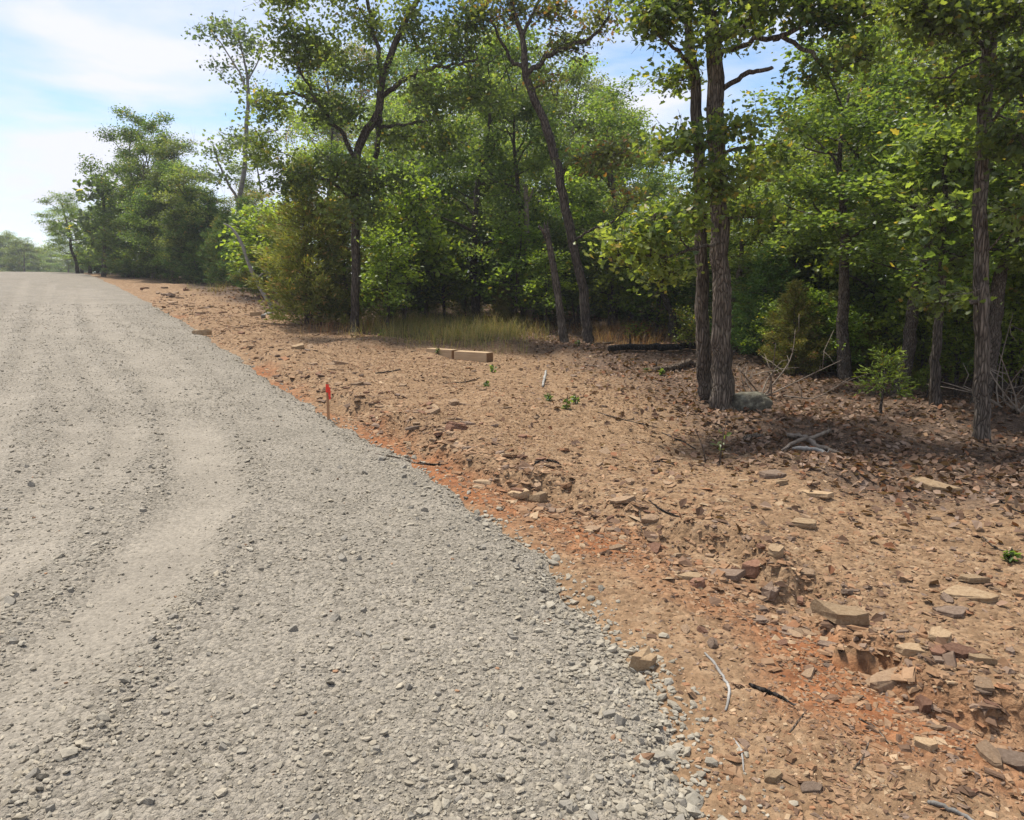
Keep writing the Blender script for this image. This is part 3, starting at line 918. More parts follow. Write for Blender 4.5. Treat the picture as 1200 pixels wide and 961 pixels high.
# big crooked oak behind the feathery cedar
hero('oak_tree', 'tall crooked oak with forking dark limbs rising from the brown-green cedar', 'tree', (416, 392),
     [([(416, 394), (416, 375), (417, 300), (416, 220), (422, 168), (443, 132), (449, 90), (474, 28), (494, -10), (505, -60)], [18, 12, 11.5, 11, 10.5, 10, 9, 7.5, 6, 3])],
     [([(440, 185, .2), (445, 140, .2), (443, 132)], [9, 9, 8]),
      ([(447, 114), (475, 92, -.3), (500, 82, -.4), (530, 76, -.5), (560, 70, -.5)], [8, 7, 6, 4, 3]),
      ([(449, 92), (440, 50, .2), (432, 10, .3), (425, -40, .3)], [8, 7, 6, 4]),
      ([(420, 190), (395, 150, -.2), (372, 120, -.4), (350, 80, -.5)], [8, 7, 5, 3]),
      ([(372, 120, -.4), (345, 110, -.4), (318, 112, -.4)], [5, 4, 3]),
      ([(416, 240), (390, 215, -.5), (360, 205, -.7)], [6, 5, 3]),
      ([(445, 150), (480, 145, .3), (520, 140, .5)], [6, 5, 3])],
     [(380, 60, 44, 34, -.3, 15), (340, 45, 36, 34, -.5, 13), (430, 20, 44, 30, .2, 14), (490, 30, 44, 30, 0, 14), (540, 60, 40, 28, -.4, 12),
      (560, 105, 40, 26, -.4, 10), (500, 110, 40, 24, -.2, 10), (470, 160, 44, 26, .2, 11), (385, 130, 40, 28, -.3, 12), (320, 120, 30, 26, -.4, 10),
      (400, 200, 44, 26, -.6, 13), (345, 205, 40, 26, -.7, 12), (450, 215, 40, 22, -.5, 11), (520, 160, 40, 26, .4, 10), (420, 80, 36, 26, -.2, 9),
      (330, -10, 50, 30, -.2, 12), (400, -25, 50, 25, 0, 12), (480, -25, 50, 25, 0, 12), (560, 20, 40, 28, -.2, 10), (310, 175, 34, 26, -.2, 9), (430, 250, 36, 18, -.7, 8)],
     GREEN, M['bark_dark'], 104, per=74, leaf=.068, sig=.17)

# bent slender tree with pale trunk at the clearing's edge
hero('pale_tree', 'slender bent tree with pale grey trunk and airy light crown', 'tree', (284, 336),
     [([(284, 337), (285, 320), (283, 295), (280, 262), (280, 238), (286, 200), (289, 150), (291, 110), (289, 85), (284, 62), (279, 42)], [10, 7.5, 7, 6.5, 6, 5.5, 5, 4, 3, 2, 1])],
     [([(280, 240), (268, 215, -.3), (258, 195, -.4), (250, 170, -.5)], [5, 4, 3, 2]),
      ([(289, 165), (305, 157), (326, 152, .2)], [4, 3, 2]),
      ([(291, 110), (280, 85), (262, 55), (245, 35)], [4, 3, 2, 1.5]),
      ([(290, 95), (303, 70), (310, 45)], [3, 2, 1.5])],
     [(245, 45, 20, 14, -.2, 5), (268, 35, 24, 16, 0, 7), (285, 65, 20, 14, .2, 5), (260, 80, 16, 10, 0, 3), (300, 50, 22, 14, 0, 5), (282, 38, 18, 10, 0, 5),
      (250, 175, 28, 18, -.5, 9), (268, 160, 22, 16, -.3, 6), (300, 120, 18, 12, .1, 4), (255, 205, 22, 12, -.5, 5), (285, 100, 18, 12, .3, 3)],
     dict(GREEN, dark=(.06, .095, .045), mid=(.10, .145, .065), light=(.15, .20, .095)), M['bark_pale'], 105, per=34, leaf=.115, sig=.26)

# many-stemmed light green tree
hero('oak_tree', 'many-stemmed leafy tree with fresh green layered sprays behind the small yellow sapling', 'tree', (1036, 428),
     [([(1036, 429), (1034, 400), (1031, 340), (1028, 270), (1024, 200), (1015, 120), (1008, 40)], [22, 17, 15, 13, 11, 8, 4]),
      ([(1046, 426, .2), (1052, 380, .2), (1060, 310, .2), (1062, 240, .2), (1058, 170, .2), (1050, 100, .1)], [13, 11, 10, 8, 6, 3])],
     [([(1030, 300), (1000, 270, -.5), (970, 255, -.8)], [6, 5, 3]),
      ([(1060, 290, .2), (1085, 240, -.2), (1105, 190, -.4)], [6, 5, 3]),
      ([(1026, 220), (995, 170, -.4), (965, 140, -.6)], [6, 5, 3]),
      ([(1033, 360), (1010, 330, -.8), (980, 320, -1.0)], [5, 4, 2])],
     [(1000, 130, 42, 28, -.5, 13), (1060, 100, 44, 30, -.3, 14), (1010, 210, 44, 28, -.5, 14), (1070, 200, 44, 30, -.3, 14), (965, 160, 34, 24, -.6, 9),
      (965, 255, 40, 26, -.8, 12), (1020, 290, 44, 24, -.6, 13), (1095, 155, 36, 34, -.4, 11), (1090, 270, 38, 28, -.4, 11), (1040, 160, 36, 26, -.7, 9),
      (985, 315, 30, 12, -1.0, 5), (1010, 60, 44, 28, 0, 11), (1075, 40, 44, 28, 0, 11), (960, 100, 32, 24, -.2, 8), (1115, 300, 26, 16, -.3, 4)],
     BRIGHT, M['bark_dark'], 106, per=48, leaf=.07, sig=.15)

# lone tree on the crest
hero('oak_tree', 'lone small tree standing where the road goes over the crest', 'tree', (121, 324),
     [([(121, 325), (122, 295), (122, 260), (121, 230), (119, 205)], [6, 4.5, 4, 3, 2])], [],
     [(118, 216, 14, 9, 0, 6), (130, 224, 12, 8, 0, 4), (108, 232, 12, 8, 0, 3), (103, 255, 14, 10, 0, 5), (140, 240, 14, 12, .5, 6), (98, 270, 12, 8, 0, 4), (135, 265, 14, 12, .5, 6), (112, 285, 14, 10, .5, 5), (130, 292, 14, 12, .5, 5)],
     dict(GREEN, dark=(.05, .075, .035), mid=(.08, .115, .05), light=(.125, .16, .075)), M['bark_dark'], 107, per=24, leaf=.22, sig=.35, sides=7)

# ------------------------------------------------------------------ dead stems
def bare(name, label, cat, base_px, paths, bark, seed, broken=True, group=None, sides=9):
    """stem without leaves; first path is the trunk, the rest branches"""
    b = gpt(*base_px); Y = b[1]
    root = thing(name, label, cat, tuple(b), 0, group)
    for i, (pts, ws) in enumerate(paths):
        p = np.array(pw(pts, Y))
        if i == 0: p[0][2] = float(surf(p[0][0], p[0][1])[0]) - .05
        p, rr = dense(p - b, px_rad(ws, Y))
        mb = MB(); mb.tube(p, rr, sides if i == 0 else 6, seed + i, .25)
        if i == 0 and broken:      # splintered top
            for q in range(5):
                a = q * 1.26 + seed
                o_ = np.array([math.cos(a), math.sin(a), 0]) * rr[-1] * .6
                mb.tube(np.array([p[-1] + o_ - [0, 0, .05], p[-1] + o_ * 1.1 + [0, 0, .05 + .1 * ((q * 7 + seed) % 5) / 5]]), [rr[-1] * .45, .003], 4)
        link('trunk' if i == 0 else 'branch', mb.mesh('stem', bark), root)
    return root

bare('dead_snag', 'broken dead stem with splintered pale top next to the leaning oak', 'tree stump', (662, 406),
     [([(662, 407), (659, 385), (655, 355), (648, 310), (640, 268)], [12, 10, 9, 8, 7]),
      ([(643, 285), (637, 272, -.1), (631, 264, -.15)], [5, 4, 2])], M['bark_oak'], 3)
bare('dead_snag', 'weathered grey dead trunk standing among the leaves', 'tree stump', (620, 382),
     [([(620, 383), (620, 340), (618, 300), (617, 255), (616, 222)], [9, 8, 8, 7, 6]),
      ([(617, 240), (623, 228), (625, 220)], [4, 3, 2])], M['deadwood'], 5)
bare('dead_sapling', 'bare white dead stem leaning out of the bushes toward the road', 'dead tree', (322, 364),
     [([(322, 364), (312, 350), (300, 328), (290, 305), (283, 285), (272, 268), (262, 262)], [6, 5, 5, 4, 4, 3, 1.5]),
      ([(300, 328), (311, 318), (318, 322)], [2.5, 2, 1.2]), ([(305, 310, .2), (318, 330, .2), (325, 345, .2)], [3, 2.5, 2])], M['bark_pale'], 7, False)
for (bp, pts, lab) in (((1096, 492), [(1096, 493), (1095, 450), (1098, 400), (1103, 330), (1106, 250), (1108, 160)], 'dark slim trunk in the shade beside the scaly grey oak'),
                       ((960, 398), [(960, 399), (961, 350), (962, 300), (960, 240), (957, 180)], 'thin dark trunk between the double oak and the many-stemmed tree')):
    hero('oak_tree', lab, 'tree', bp, [(pts, [18, 14, 12, 10, 8, 5][:len(pts)])], [],
         [(pts[-1][0] - 20, pts[-1][1] + 10, 34, 24, .2, 9), (pts[-1][0] + 25, pts[-1][1] + 40, 34, 24, 0, 9), (pts[-2][0] - 10, pts[-2][1], 36, 26, -.3, 9), (pts[-2][0] + 15, pts[-2][1] + 50, 34, 24, -.3, 8)],
         GREEN, M['bark_dark'], bp[0], per=28, leaf=.085, sig=.15)

# ------------------------------------------------------------------ cedars
def cedar_proto(name, label, H, R, seed, pal, nb=70, bare_h=.05, group=None, per=9, cone=.75, bark='bark_dark', den=24):
    rg = np.random.default_rng(seed)
    root = thing(name, label, 'cedar', (0, 0, 0), 0, group)
    lean = rg.normal(0, .03, 2) * H
    zz = np.linspace(-.08, H, 9)
    tp = np.stack([lean[0] * (zz / H) ** 2 + rg.normal(0, .012, 9), lean[1] * (zz / H) ** 2 + rg.normal(0, .012, 9), zz], 1)
    mb = MB(); mb.tube(tp, np.linspace(.028 * H, .006, 9) * .8, 8, seed, .2)
    link('trunk', mb.mesh('trunk', M[bark]), root)
    tw = MB(); P = []; D = []; B = []
    for i in range(nb):
        u = bare_h + (1 - bare_h) * (i + rg.random()) / nb
        z0 = u * H
        a = i * 2.4 + rg.normal(0, .4)
        ln = R * ((1 - u) ** cone * 1.0 + .08) * rg.uniform(.6, 1.15) * min(1, .45 + u * 3.5)
        dr = np.array([math.cos(a), math.sin(a), 0])
        up = rg.uniform(.15, .7)
        c0 = np.array([np.interp(z0, zz, tp[:, 0]), np.interp(z0, zz, tp[:, 1]), z0])
        e = c0 + dr * ln + np.array([0, 0, up * ln * .7])
        m = c0 + dr * ln * .5 + np.array([0, 0, up * ln * .2])
        bp = smooth_poly([c0, m, e], 4)
        tw.tube(bp, np.linspace(.006 + .006 * ln, .002, len(bp)), 4, 0, 0, False)
        cb = np.clip(rg.normal(.5, .2), 0, 1)
        k = max(5, int(den * ln / R * 1.4))
        t = rg.random(k) ** .7
        q = np.stack([np.interp(t * (len(bp) - 1), np.arange(len(bp)), bp[:, j]) for j in range(3)], 1)
        side = rg.normal(0, 1, (k, 3)) * .16 * ln * (1.15 - t[:, None])
        q = q + side * np.array([1, 1, .6])
        for j in range(k):
            sd = side[j] / (np.linalg.norm(side[j]) + 1e-6)
            d = dr * .7 + sd * .5 + np.array([0, 0, .35])
            mm = per
            P.append(q[j] + rg.normal(0, .045, (mm, 3)))
            D.append(d + rg.normal(0, .45, (mm, 3)))
            B.append(np.full(mm, np.clip(cb + rg.normal(0, .15), 0, 1)))
    link('twigs', tw.mesh('twigs', M[bark]), root)['kind'] = 'stuff'
    P = np.concatenate(P); D = np.concatenate(D); B = np.concatenate(B); n = len(P)
    D /= np.linalg.norm(D, axis=1, keepdims=True) + 1e-9
    nr = np.cross(D, rg.normal(0, 1, (n, 3))); nr /= np.linalg.norm(nr, axis=1, keepdims=True) + 1e-9
    ln = rg.uniform(.05, .12, n)[:, None]; wd = ln * .12
    V = np.stack([P - nr * wd * .5, P + D * ln * .5 - nr * wd, P + D * ln, P + D * ln * .5 + nr * wd], 1)
    f = np.arange(n * 4).reshape(n, 4)
    link('crown', mesh_np('crown', V.reshape(-1, 3), [f], M['cedar'], np.repeat(leaf_cols(n, B, rg, pal), 4, axis=0)), root)['kind'] = 'stuff'
    return root

CED_OLIVE = dict(dark=(0.086, 0.096, 0.024), mid=(0.166, 0.174, 0.042), light=(0.260, 0.260, 0.061), odd=(0.295, 0.174, 0.070), podd=.08)
CED_GREEN = dict(dark=(0.043, 0.082, 0.023), mid=(0.088, 0.146, 0.039), light=(0.156, 0.225, 0.058), odd=(0.234, 0.176, 0.058), podd=.03)
CED_YEL = dict(dark=(0.060, 0.090, 0.014), mid=(0.120, 0.168, 0.024), light=(0.192, 0.240, 0.036), odd=(0.240, 0.180, 0.036), podd=.03)

def at(px, py, sink=.03):
    b = gpt(px, py); b[2] -= sink
    return tuple(b)

def place(proto, px, py, hpx, H, rz, label, group=None, wide=1.0, sink=.03):
    """stand a copy of a prototype of height H at a pixel so that it is hpx tall"""
    b = gpt(px, py); s = hpx * b[1] / F / H
    b[2] -= sink
    return dup(proto, tuple(b), rz, (s * wide, s * wide, s), label, group)


def beside(px, row):
    deep = 'deep in the wood ' if row else 'close '
    for lim, t in ((245, 'at the far end of the clearing near the crest'), (380, deep + 'behind the bent pale tree'), (560, deep + 'behind the tall crooked oak'), (750, deep + 'behind the leaning oak'),
                   (910, deep + 'behind the double-stemmed oak'), (1090, deep + 'behind the many-stemmed leafy tree')):
        if px < lim: return t
    return deep + 'behind the scaly grey oak'
protos = []
cedA = cedar_proto('cedar_tree', 'x', 3.0, .95, 21, CED_OLIVE, 110, .02, den=26, per=9)
cedB = cedar_proto('cedar_tree', 'x', 3.4, 1.15, 22, CED_GREEN, 120, .03, den=26, per=9)
cedC = cedar_proto('cedar_tree', 'x', 1.2, .5, 23, CED_YEL, 26, .35, den=6, per=6, cone=.35)
protos += [cedA, cedB, cedC]
place(cedA, 362, 384, 185, 3.0, .4, 'feathery olive cedar with brown lower twigs beside the crooked oak', None, 1.15)
place(cedA, 408, 384, 140, 3.0, 2.1, 'olive cedar crowding the base of the crooked oak trunk', None, 1.1)
place(cedB, 232, 333, 105, 3.4, 1.1, 'dark spreading cedar behind the bare twigs at the clearing edge', None, 1.3)
place(cedA, 262, 336, 75, 3.0, 3.3, 'small olive cedar against the bent pale trunk', None, 1.0)
place(cedC, 1032, 492, 78, 1.2, .7, 'small yellow-green cedar sapling in the leaf litter', None, 1.2)
place(cedC, 1085, 478, 40, 1.2, 2.0, 'tiny bright cedar sprig below the dark slim trunk', None, 1.2)
GC = 'cedars in the shade of the wood'
LC_ = 'dark green cedar filling the shade between the trunks'
for (px, py, h, p, H, wd) in ((195, 329, 80, cedB, 3.4, 1.2), (172, 327, 80, cedB, 3.4, 1.3), (150, 326, 50, cedB, 3.4, 1.3), (320, 352, 95, cedA, 3.0, 1.3), (545, 372, 90, cedB, 3.4, 1.1),
                              (500, 372, 110, cedB, 3.4, 1.3), (590, 384, 55, cedA, 3.0, 1.0), (735, 382, 100, cedB, 3.4, 1.5), (790, 385, 110, cedB, 3.4, 1.4), (640, 376, 130, cedB, 3.4, 1.5), (700, 374, 120, cedB, 3.4, 1.4),
                              (930, 442, 110, cedA, 3.0, 1.2), (975, 440, 95, cedA, 3.0, 1.3), (890, 425, 130, cedB, 3.4, 1.3), (1075, 425, 120, cedB, 3.4, 1.3), (1125, 428, 140, cedB, 3.4, 1.3), (1190, 430, 160, cedB, 3.4, 1.4), (1005, 415, 110, cedB, 3.4, 1.2),
                              (1062, 455, 45, cedA, 3.0, 1.1), (955, 420, 150, cedB, 3.4, 1.3), (460, 378, 150, cedB, 3.4, 1.2), (160, 326, 95, cedB, 3.4, 1.4), (180, 327, 120, cedB, 3.4, 1.2), (207, 329, 125, cedB, 3.4, 1.2), (246, 334, 105, cedB, 3.4, 1.3), (272, 338, 90, cedB, 3.4, 1.3), (298, 344, 105, cedB, 3.4, 1.2), (1070, 446, 85, cedA, 3.0, 1.2), (1122, 458, 120, cedA, 3.0, 1.1), (1185, 462, 150, cedA, 3.0, 1.2), (1010, 440, 70, cedA, 3.0, 1.3), (850, 402, 150, cedB, 3.4, 1.4), (600, 368, 120, cedB, 3.4, 1.4)):
    place(p, px, py, h, H, random.uniform(0, 6), ('dark green cedar in the shade ' if p is cedB else 'low olive green cedar bush ') + beside(px, 0), ('dark cedars ' if p is cedB else 'low olive cedars ') + beside(px, 0), wd)

# ------------------------------------------------------------------ saplings and shrubs
def sapling_proto(name, label, H, R, seed, pal, nst=3, nb=9, per=16, leaf=.09, bark='bark_dark'):
    rg = np.random.default_rng(seed)
    st = []; bl = []
    for i in range(nst):
        a = rg.uniform(0, 6.28); l = rg.uniform(.1, .4) * R
        h = H * rg.uniform(.7, 1)
        pts = [np.array([0, 0, -.05]) + rg.normal(0, .02, 3) * [1, 1, 0], np.array([math.cos(a) * l * .4, math.sin(a) * l * .4, h * .5]), np.array([math.cos(a) * l, math.sin(a) * l, h])]
        st.append((pts, [.009 * H + .004, .006 * H + .003, .004]))
    for i in range(nb):
        a = i * 2.4; z = H * (.25 + .75 * (i + .5) / nb)
        rr = R * rg.uniform(.2, .8) * (1 - .35 * (z / H))
        bl.append(((math.cos(a) * rr, math.sin(a) * rr, z), (R * .38, R * .38, H * .07 + .06), 6))
    r = build_tree(name, label, 'sapling', (0, 0, 0), st, [], bl, pal, M[bark], seed, per=per, leaf=leaf, sig=.10, sides=6, up=1.3)
    return r

sapA = sapling_proto('sapling', 'x', 1.9, .75, 31, BRIGHT, 3, 16, 30, .068)
sapB = sapling_proto('sapling', 'x', 2.6, 1.0, 32, GREEN, 4, 20, 30, .072)
sapC = sapling_proto('sapling', 'x', .9, .5, 33, YELLOW, 4, 9, 20, .055)
sapD = sapling_proto('sapling', 'x', .7, .45, 34, dict(BRIGHT, odd=(.3, .1, .04), podd=.15), 4, 8, 9, .07)
protos += [sapA, sapB, sapC, sapD]
place(sapA, 456, 392, 120, 1.9, .3, 'bright yellow-green sapling on a thin stem beside the crooked oak', None, 1.0)
place(sapA, 475, 384, 170, 1.9, 1.7, 'tall bright leafy sapling lit up behind the grass', None, 1.0)
place(sapA, 312, 352, 105, 1.9, 2.2, 'vivid light green bush behind the bare white stem', None, 1.3)
place(sapC, 790, 398, 45, .9, 1, 'yellowish leafy shrub left of the double oak', None, 1.3)
place(sapC, 808, 420, 48, .9, 2, 'bright leafy shoots at the foot of the double oak', None, 1.0)
place(sapD, 745, 400, 22, .7, 2, 'low rusty weed clump between the leaning oak and the black log', None, 1.5)
GS = 'leafy undergrowth saplings'
for (px, py, h, p, H, wd) in ((560, 378, 120, sapB, 2.6, 1), (520, 380, 100, sapA, 1.9, 1.1), (600, 380, 110, sapA, 1.9, 1.2), (655, 384, 120, sapB, 2.6, 1), (720, 388, 140, sapB, 2.6, 1.1), (760, 386, 120, sapB, 2.6, 1),
                              (905, 408, 90, sapB, 2.6, 1), (945, 412, 80, sapB, 2.6, 1), (990, 410, 100, sapA, 1.9, .9), (1070, 428, 150, sapB, 2.6, .8), (1120, 430, 160, sapB, 2.6, .9), (1190, 440, 190, sapB, 2.6, .9), (1195, 470, 130, sapA, 1.9, 1),
                              (880, 395, 120, sapA, 1.9, 1), (340, 362, 120, sapA, 1.9, .9), (870, 408, 110, sapB, 2.6, 1.1), (900, 420, 100, sapA, 1.9, 1.2), (960, 424, 120, sapA, 1.9, 1.1), (1000, 432, 110, sapB, 2.6, 1.1), (1045, 438, 130, sapA, 1.9, 1.1), (1080, 455, 110, sapB, 2.6, 1), (1135, 462, 140, sapA, 1.9, 1), (1165, 455, 150, sapB, 2.6, 1), (1200, 480, 170, sapA, 1.9, 1), (605, 385, 110, sapA, 1.9, 1.2), (675, 386, 100, sapB, 2.6, 1.2), (740, 388, 120, sapA, 1.9, 1.2), (905, 432, 75, sapA, 1.9, 1.2), (950, 440, 95, sapA, 1.9, 1.1), (985, 446, 80, sapA, 1.9, 1.1), (1062, 452, 120, sapA, 1.9, 1), (1118, 470, 130, sapA, 1.9, .9), (1180, 478, 150, sapA, 1.9, .9), (640, 392, 90, sapA, 1.9, 1.1), (715, 392, 100, sapA, 1.9, 1.1), (770, 396, 110, sapA, 1.9, 1.1), (1010, 425, 150, sapA, 1.9, 1), (1090, 440, 170, sapA, 1.9, 1), (1150, 445, 180, sapA, 1.9, 1), (930, 415, 160, sapA, 1.9, 1), (300, 345, 60, sapA, 1.9, 1.2), (580, 372, 180, sapB, 2.6, 1), (680, 372, 170, sapA, 1.9, 1), (815, 385, 160, sapB, 2.6, 1), (500, 376, 170, sapB, 2.6, .9)):
    place(p, px, py, h, H, random.uniform(0, 6), ('bright green leafy sapling ' if p is sapA else 'mid green leafy undergrowth bush ') + beside(px, 0), ('bright saplings ' if p is sapA else 'undergrowth bushes ') + beside(px, 0), wd)

# ------------------------------------------------------------------ trees behind the first row
def broadleaf_proto(name, H, R, seed, pal, bark, leaf=.095, per=34, low=.3, nb=22, sig=.2):
    rg = np.random.default_rng(seed)
    n = 6
    zz = np.linspace(-.1, H * .88, n)
    off = np.cumsum(rg.normal(0, .035 * H, (n, 2)), axis=0) * .6; off -= off[0]
    tp = np.column_stack([off, zz])
    st = [(tp, np.linspace(.015 * H + .02, .02, n))]
    li = []; bl = []
    for i in range(nb):
        u = low + (1 - low) * (i + .5) / nb
        a = i * 2.4 + rg.normal(0, .5)
        prof_ = math.sin(math.pi * (.18 + .8 * (u - low) / (1 - low))) ** .7
        rr = R * prof_ * rg.uniform(.45, 1.05)
        z = H * u
        c0 = np.array([np.interp(z * .85, zz, tp[:, 0]), np.interp(z * .85, zz, tp[:, 1]), z * .85])
        c = np.array([c0[0] + math.cos(a) * rr, c0[1] + math.sin(a) * rr, z + rg.normal(0, .03 * H)])
        if i % 2 == 0:
            m = (c0 + c) / 2 + rg.normal(0, .15, 3)
            li.append(([c0, m, c], [.008 * H * (1.2 - u) + .01, .02, .01]))
        k = R * rg.uniform(.28, .42)
        bl.append((c, (k, k, k * .65), 15))
    return build_tree(name, 'x', 'tree', (0, 0, 0), st, li, bl, pal, bark, seed, per=per, leaf=leaf, sig=sig, sides=8, join_limbs=True)

bt = [broadleaf_proto('oak_tree', 9, 2.3, 41, GREEN, M['bark_dark'], low=.18, nb=26),
      broadleaf_proto('oak_tree', 9, 2.0, 42, dict(GREEN, mid=(.06, .10, .018), light=(.12, .165, .03)), M['bark_oak'], low=.12, nb=26),
      broadleaf_proto('oak_tree', 9, 2.5, 43, RUSTY, M['bark_dark'], low=.25, nb=26),
      broadleaf_proto('oak_tree', 9, 2.1, 44, BRIGHT, M['bark_dark'], low=.1, nb=26)]
bt.append(broadleaf_proto('oak_tree', 9, 2.1, 45, GREEN, M['bark_oak'], low=.46, nb=24))
bt.append(broadleaf_proto('oak_tree', 9, 1.9, 46, dict(GREEN, mid=(.14, .185, .05), light=(.23, .28, .08)), M['bark_dark'], low=.5, nb=22))
protos += bt
BL = ['dense dark green tree', 'mid green tree with low branches', 'tree with thin rust-tinged foliage', 'light green leafy tree', 'green tree with bare grey lower trunk', 'yellow-green tree with bare dark lower trunk']
BGp = ['dark green trees', 'mid green trees', 'rust-tinged trees', 'light green trees', 'bare-stemmed green trees', 'bare-stemmed yellow-green trees']
SKX = [85, 100, 135, 165, 178, 200, 225, 240, 255, 300, 318, 335, 560, 600, 700, 738, 752, 770, 800, 870, 905, 935, 950, 1000, 1200]
SKY = [262, 215, 222, 200, 128, 122, 150, 170, 230, 235, 170, 60, 25, 50, 60, 80, 140, 200, 190, 175, 160, 150, 70, 10, 0]
rgb = np.random.default_rng(77)
placed = []
def bgtree(px, dist, kind, drop, row=1):
    az = math.atan2(px - 600, F * math.cos(PITCH))
    x, y = dist * math.sin(az), dist * math.cos(az)
    z = float(ground_h(np.array([x]), np.array([y]))[0])
    top = pix(px, np.interp(px, SKX, SKY) + drop, y)[2]
    h = max(2.5, top - z)
    s = h / 9.0
    sw = min(max(s, .62), 1.25)
    dup(bt[kind], (x, y, z - .05), rgb.uniform(0, 6.28), (sw, sw, s), BL[kind] + ' ' + beside(px, row), BGp[kind] + ' ' + beside(px, row))
    placed.append((x, y))
# first fill row just behind the front trunks, then deeper rows
for row, (d0, spacing, jit) in enumerate(((3.0, 82, .8), (7, 64, 1.2), (13, 52, 2), (21, 44, 3))):
    px = 170 + row * 13
    while px < 1290:
        # distance of the wood's edge along this bearing
        az = math.atan2(px - 600, F * math.cos(PITCH))
        rr_ = np.linspace(3, 60, 400)
        fo_ = -poly_sd(rr_ * math.sin(az), rr_ * math.cos(az), WOOD)
        kind = int(rgb.choice(4, p=[.38, .3, .14, .18]))
        jd, jt = rgb.normal(0, jit * .4), rgb.uniform(0, 70 if row else 110)
        if row < 2 and px > 600: kind = 4 + int(rgb.random() < .5)
        if (fo_ > d0).any():
            bgtree(px, rr_[int(np.argmax(fo_ > d0))] + jd, kind, jt, row)
        px += spacing * rgb.uniform(.7, 1.3)
# skyline trees above the clearing's far end and beyond the crest
for px, d, dr in ((105, 43, 10), (140, 42, 5), (158, 40, 15), (182, 36, 0), (205, 34, 5), (230, 33, 8), (255, 31, 30), (275, 30, 40), (190, 48, 20), (150, 50, 20), (120, 46, 25), (168, 38, 35), (192, 33, 40), (215, 31, 45), (240, 30, 30), (110, 52, 20), (135, 55, 30)):
    bgtree(px, d, int(rgb.choice([0, 0, 1])), dr)
for i, px in enumerate((88, 97, 108, 116, 128, 138, 146, 155)):
    d = 46 + 3 * (i % 3); az = math.atan2(px - 600, F * math.cos(PITCH)); x, y = d * math.sin(az), d * math.cos(az)
    if poly_sd(np.array([x]), np.array([y]), EDGE)[0] > -.4: continue
    dup(cedB, (x, y, float(ground_h(np.array([x]), np.array([y]))[0]) - .05), i * 1.3, (1.1, 1.1, .8 + .12 * (i % 4)), 'dark cedar on the crest beside the lone small tree', 'cedars on the crest')
FARG = 'trees far off beyond the crest'
for i in range(110):
    px = -330 + i * 4.1 + rgb.uniform(-3, 3)
    d = rgb.uniform(95, 130)
    az = math.atan2(px - 600, F * math.cos(PITCH))
    x, y = d * math.sin(az), d * math.cos(az)
    if poly_sd(np.array([x]), np.array([y]), EDGE)[0] > 0: pass
    z = float(ground_h(np.array([x]), np.array([y]))[0])
    top = pix(px, np.interp(px, [-60, 0, 20, 45, 70, 90, 110], [282, 285, 273, 275, 288, 296, 294]) + rgb.uniform(-5, 16), y)[2]
    s = max(3, top - z) / 9
    sw = max(s * 1.25, 1.0)
    dup(bt[int(rgb.choice([0, 1]))], (x, y, z - .1), rgb.uniform(0, 6.28), (sw, sw, s), 'distant dark tree in the line beyond the crest of the road', FARG)

# ------------------------------------------------------------------ fallen wood
def lying(name, label, cat, pts_px, ws, bark, seed, lift=.5, group=None, sides=9, knots=0, bend=0):
    """a stick or log lying on the ground along photograph points"""
    g_ = [gp(*p) for p in pts_px]
    Y = np.mean([q[1] for q in g_])
    p, rr = dense(np.array([[q[0], q[1], 0] for q in g_]), px_rad(ws, Y))
    p[:, 2] = surf(p[:, 0], p[:, 1])
    if len(p) > 4: p[:, 2] = np.convolve(np.pad(p[:, 2], 2, 'edge'), np.ones(5) / 5, 'valid')
    p[:, 2] += rr * lift
    rg = np.random.default_rng(seed)
    p[1:-1] += rg.normal(0, 1, (len(p) - 2, 3)) * rr[1:-1, None] * .25
    b = p[len(p) // 2].copy(); b[2] -= rr[len(p) // 2] * lift
    mb = MB(); mb.tube(p - b, rr, sides, seed, .22)
    for k in range(knots):
        i = rg.integers(1, len(p) - 1); a = rg.uniform(0, 3.1)
        d = np.array([math.cos(a), .3, abs(math.sin(a))])
        mb.tube(np.array([p[i] - b, p[i] - b + d * rr[i] * rg.uniform(1.6, 4)]), [rr[i] * .35, rr[i] * .15], 5)
    o = link(name, mb.mesh(name, bark), loc=tuple(b))
    return tag(o, label, cat, group)

lying('log', 'black charred log lying left of the double oak', 'log', [(714, 425), (745, 423), (785, 421), (818, 418)], [9, 10, 10, 9], M['charred'], 1, 1.3, knots=2)
lying('log', 'pale grey fallen log lying behind the double oak trunk', 'log', [(762, 440), (790, 438), (812, 436), (836, 434)], [8, 9, 10, 9], M['twig'], 2, 1.0, knots=1)
lying('log', 'dark fallen log in shade right of the double oak', 'log', [(856, 424), (885, 420), (920, 417), (960, 412)], [8, 8, 7, 5], M['bark_dark'], 3, .7, knots=2)
lying('driftwood', 'grey broken branch heap lying on the leaf litter', 'branch', [(922, 523), (938, 524), (955, 531), (982, 542)], [6, 8, 8, 5], M['deadwood'], 4, 1.8, knots=4)
lying('driftwood', 'pale splintered limb lying under the grey broken branch', 'branch', [(928, 536), (945, 536), (962, 538), (975, 546)], [5, 6, 6, 3], M['bark_pale'], 5, 1.8, knots=1)
lying('driftwood', 'thin forked grey limb crossing the broken branch heap', 'branch', [(915, 540), (935, 530), (958, 524), (972, 519)], [3, 5, 5, 3], M['deadwood'], 8, 3.5, knots=2)
lying('driftwood', 'brown rotten limb end sticking out of the branch heap', 'branch', [(960, 548), (978, 541), (995, 538)], [4, 6, 4], M['twig'], 9, 1.5, knots=2)
lying('driftwood', 'short dark piece of wood lying in front of the boulder', 'branch', [(872, 520), (884, 519), (893, 520)], [6, 7, 6], M['bark_oak'], 6, 1.3)
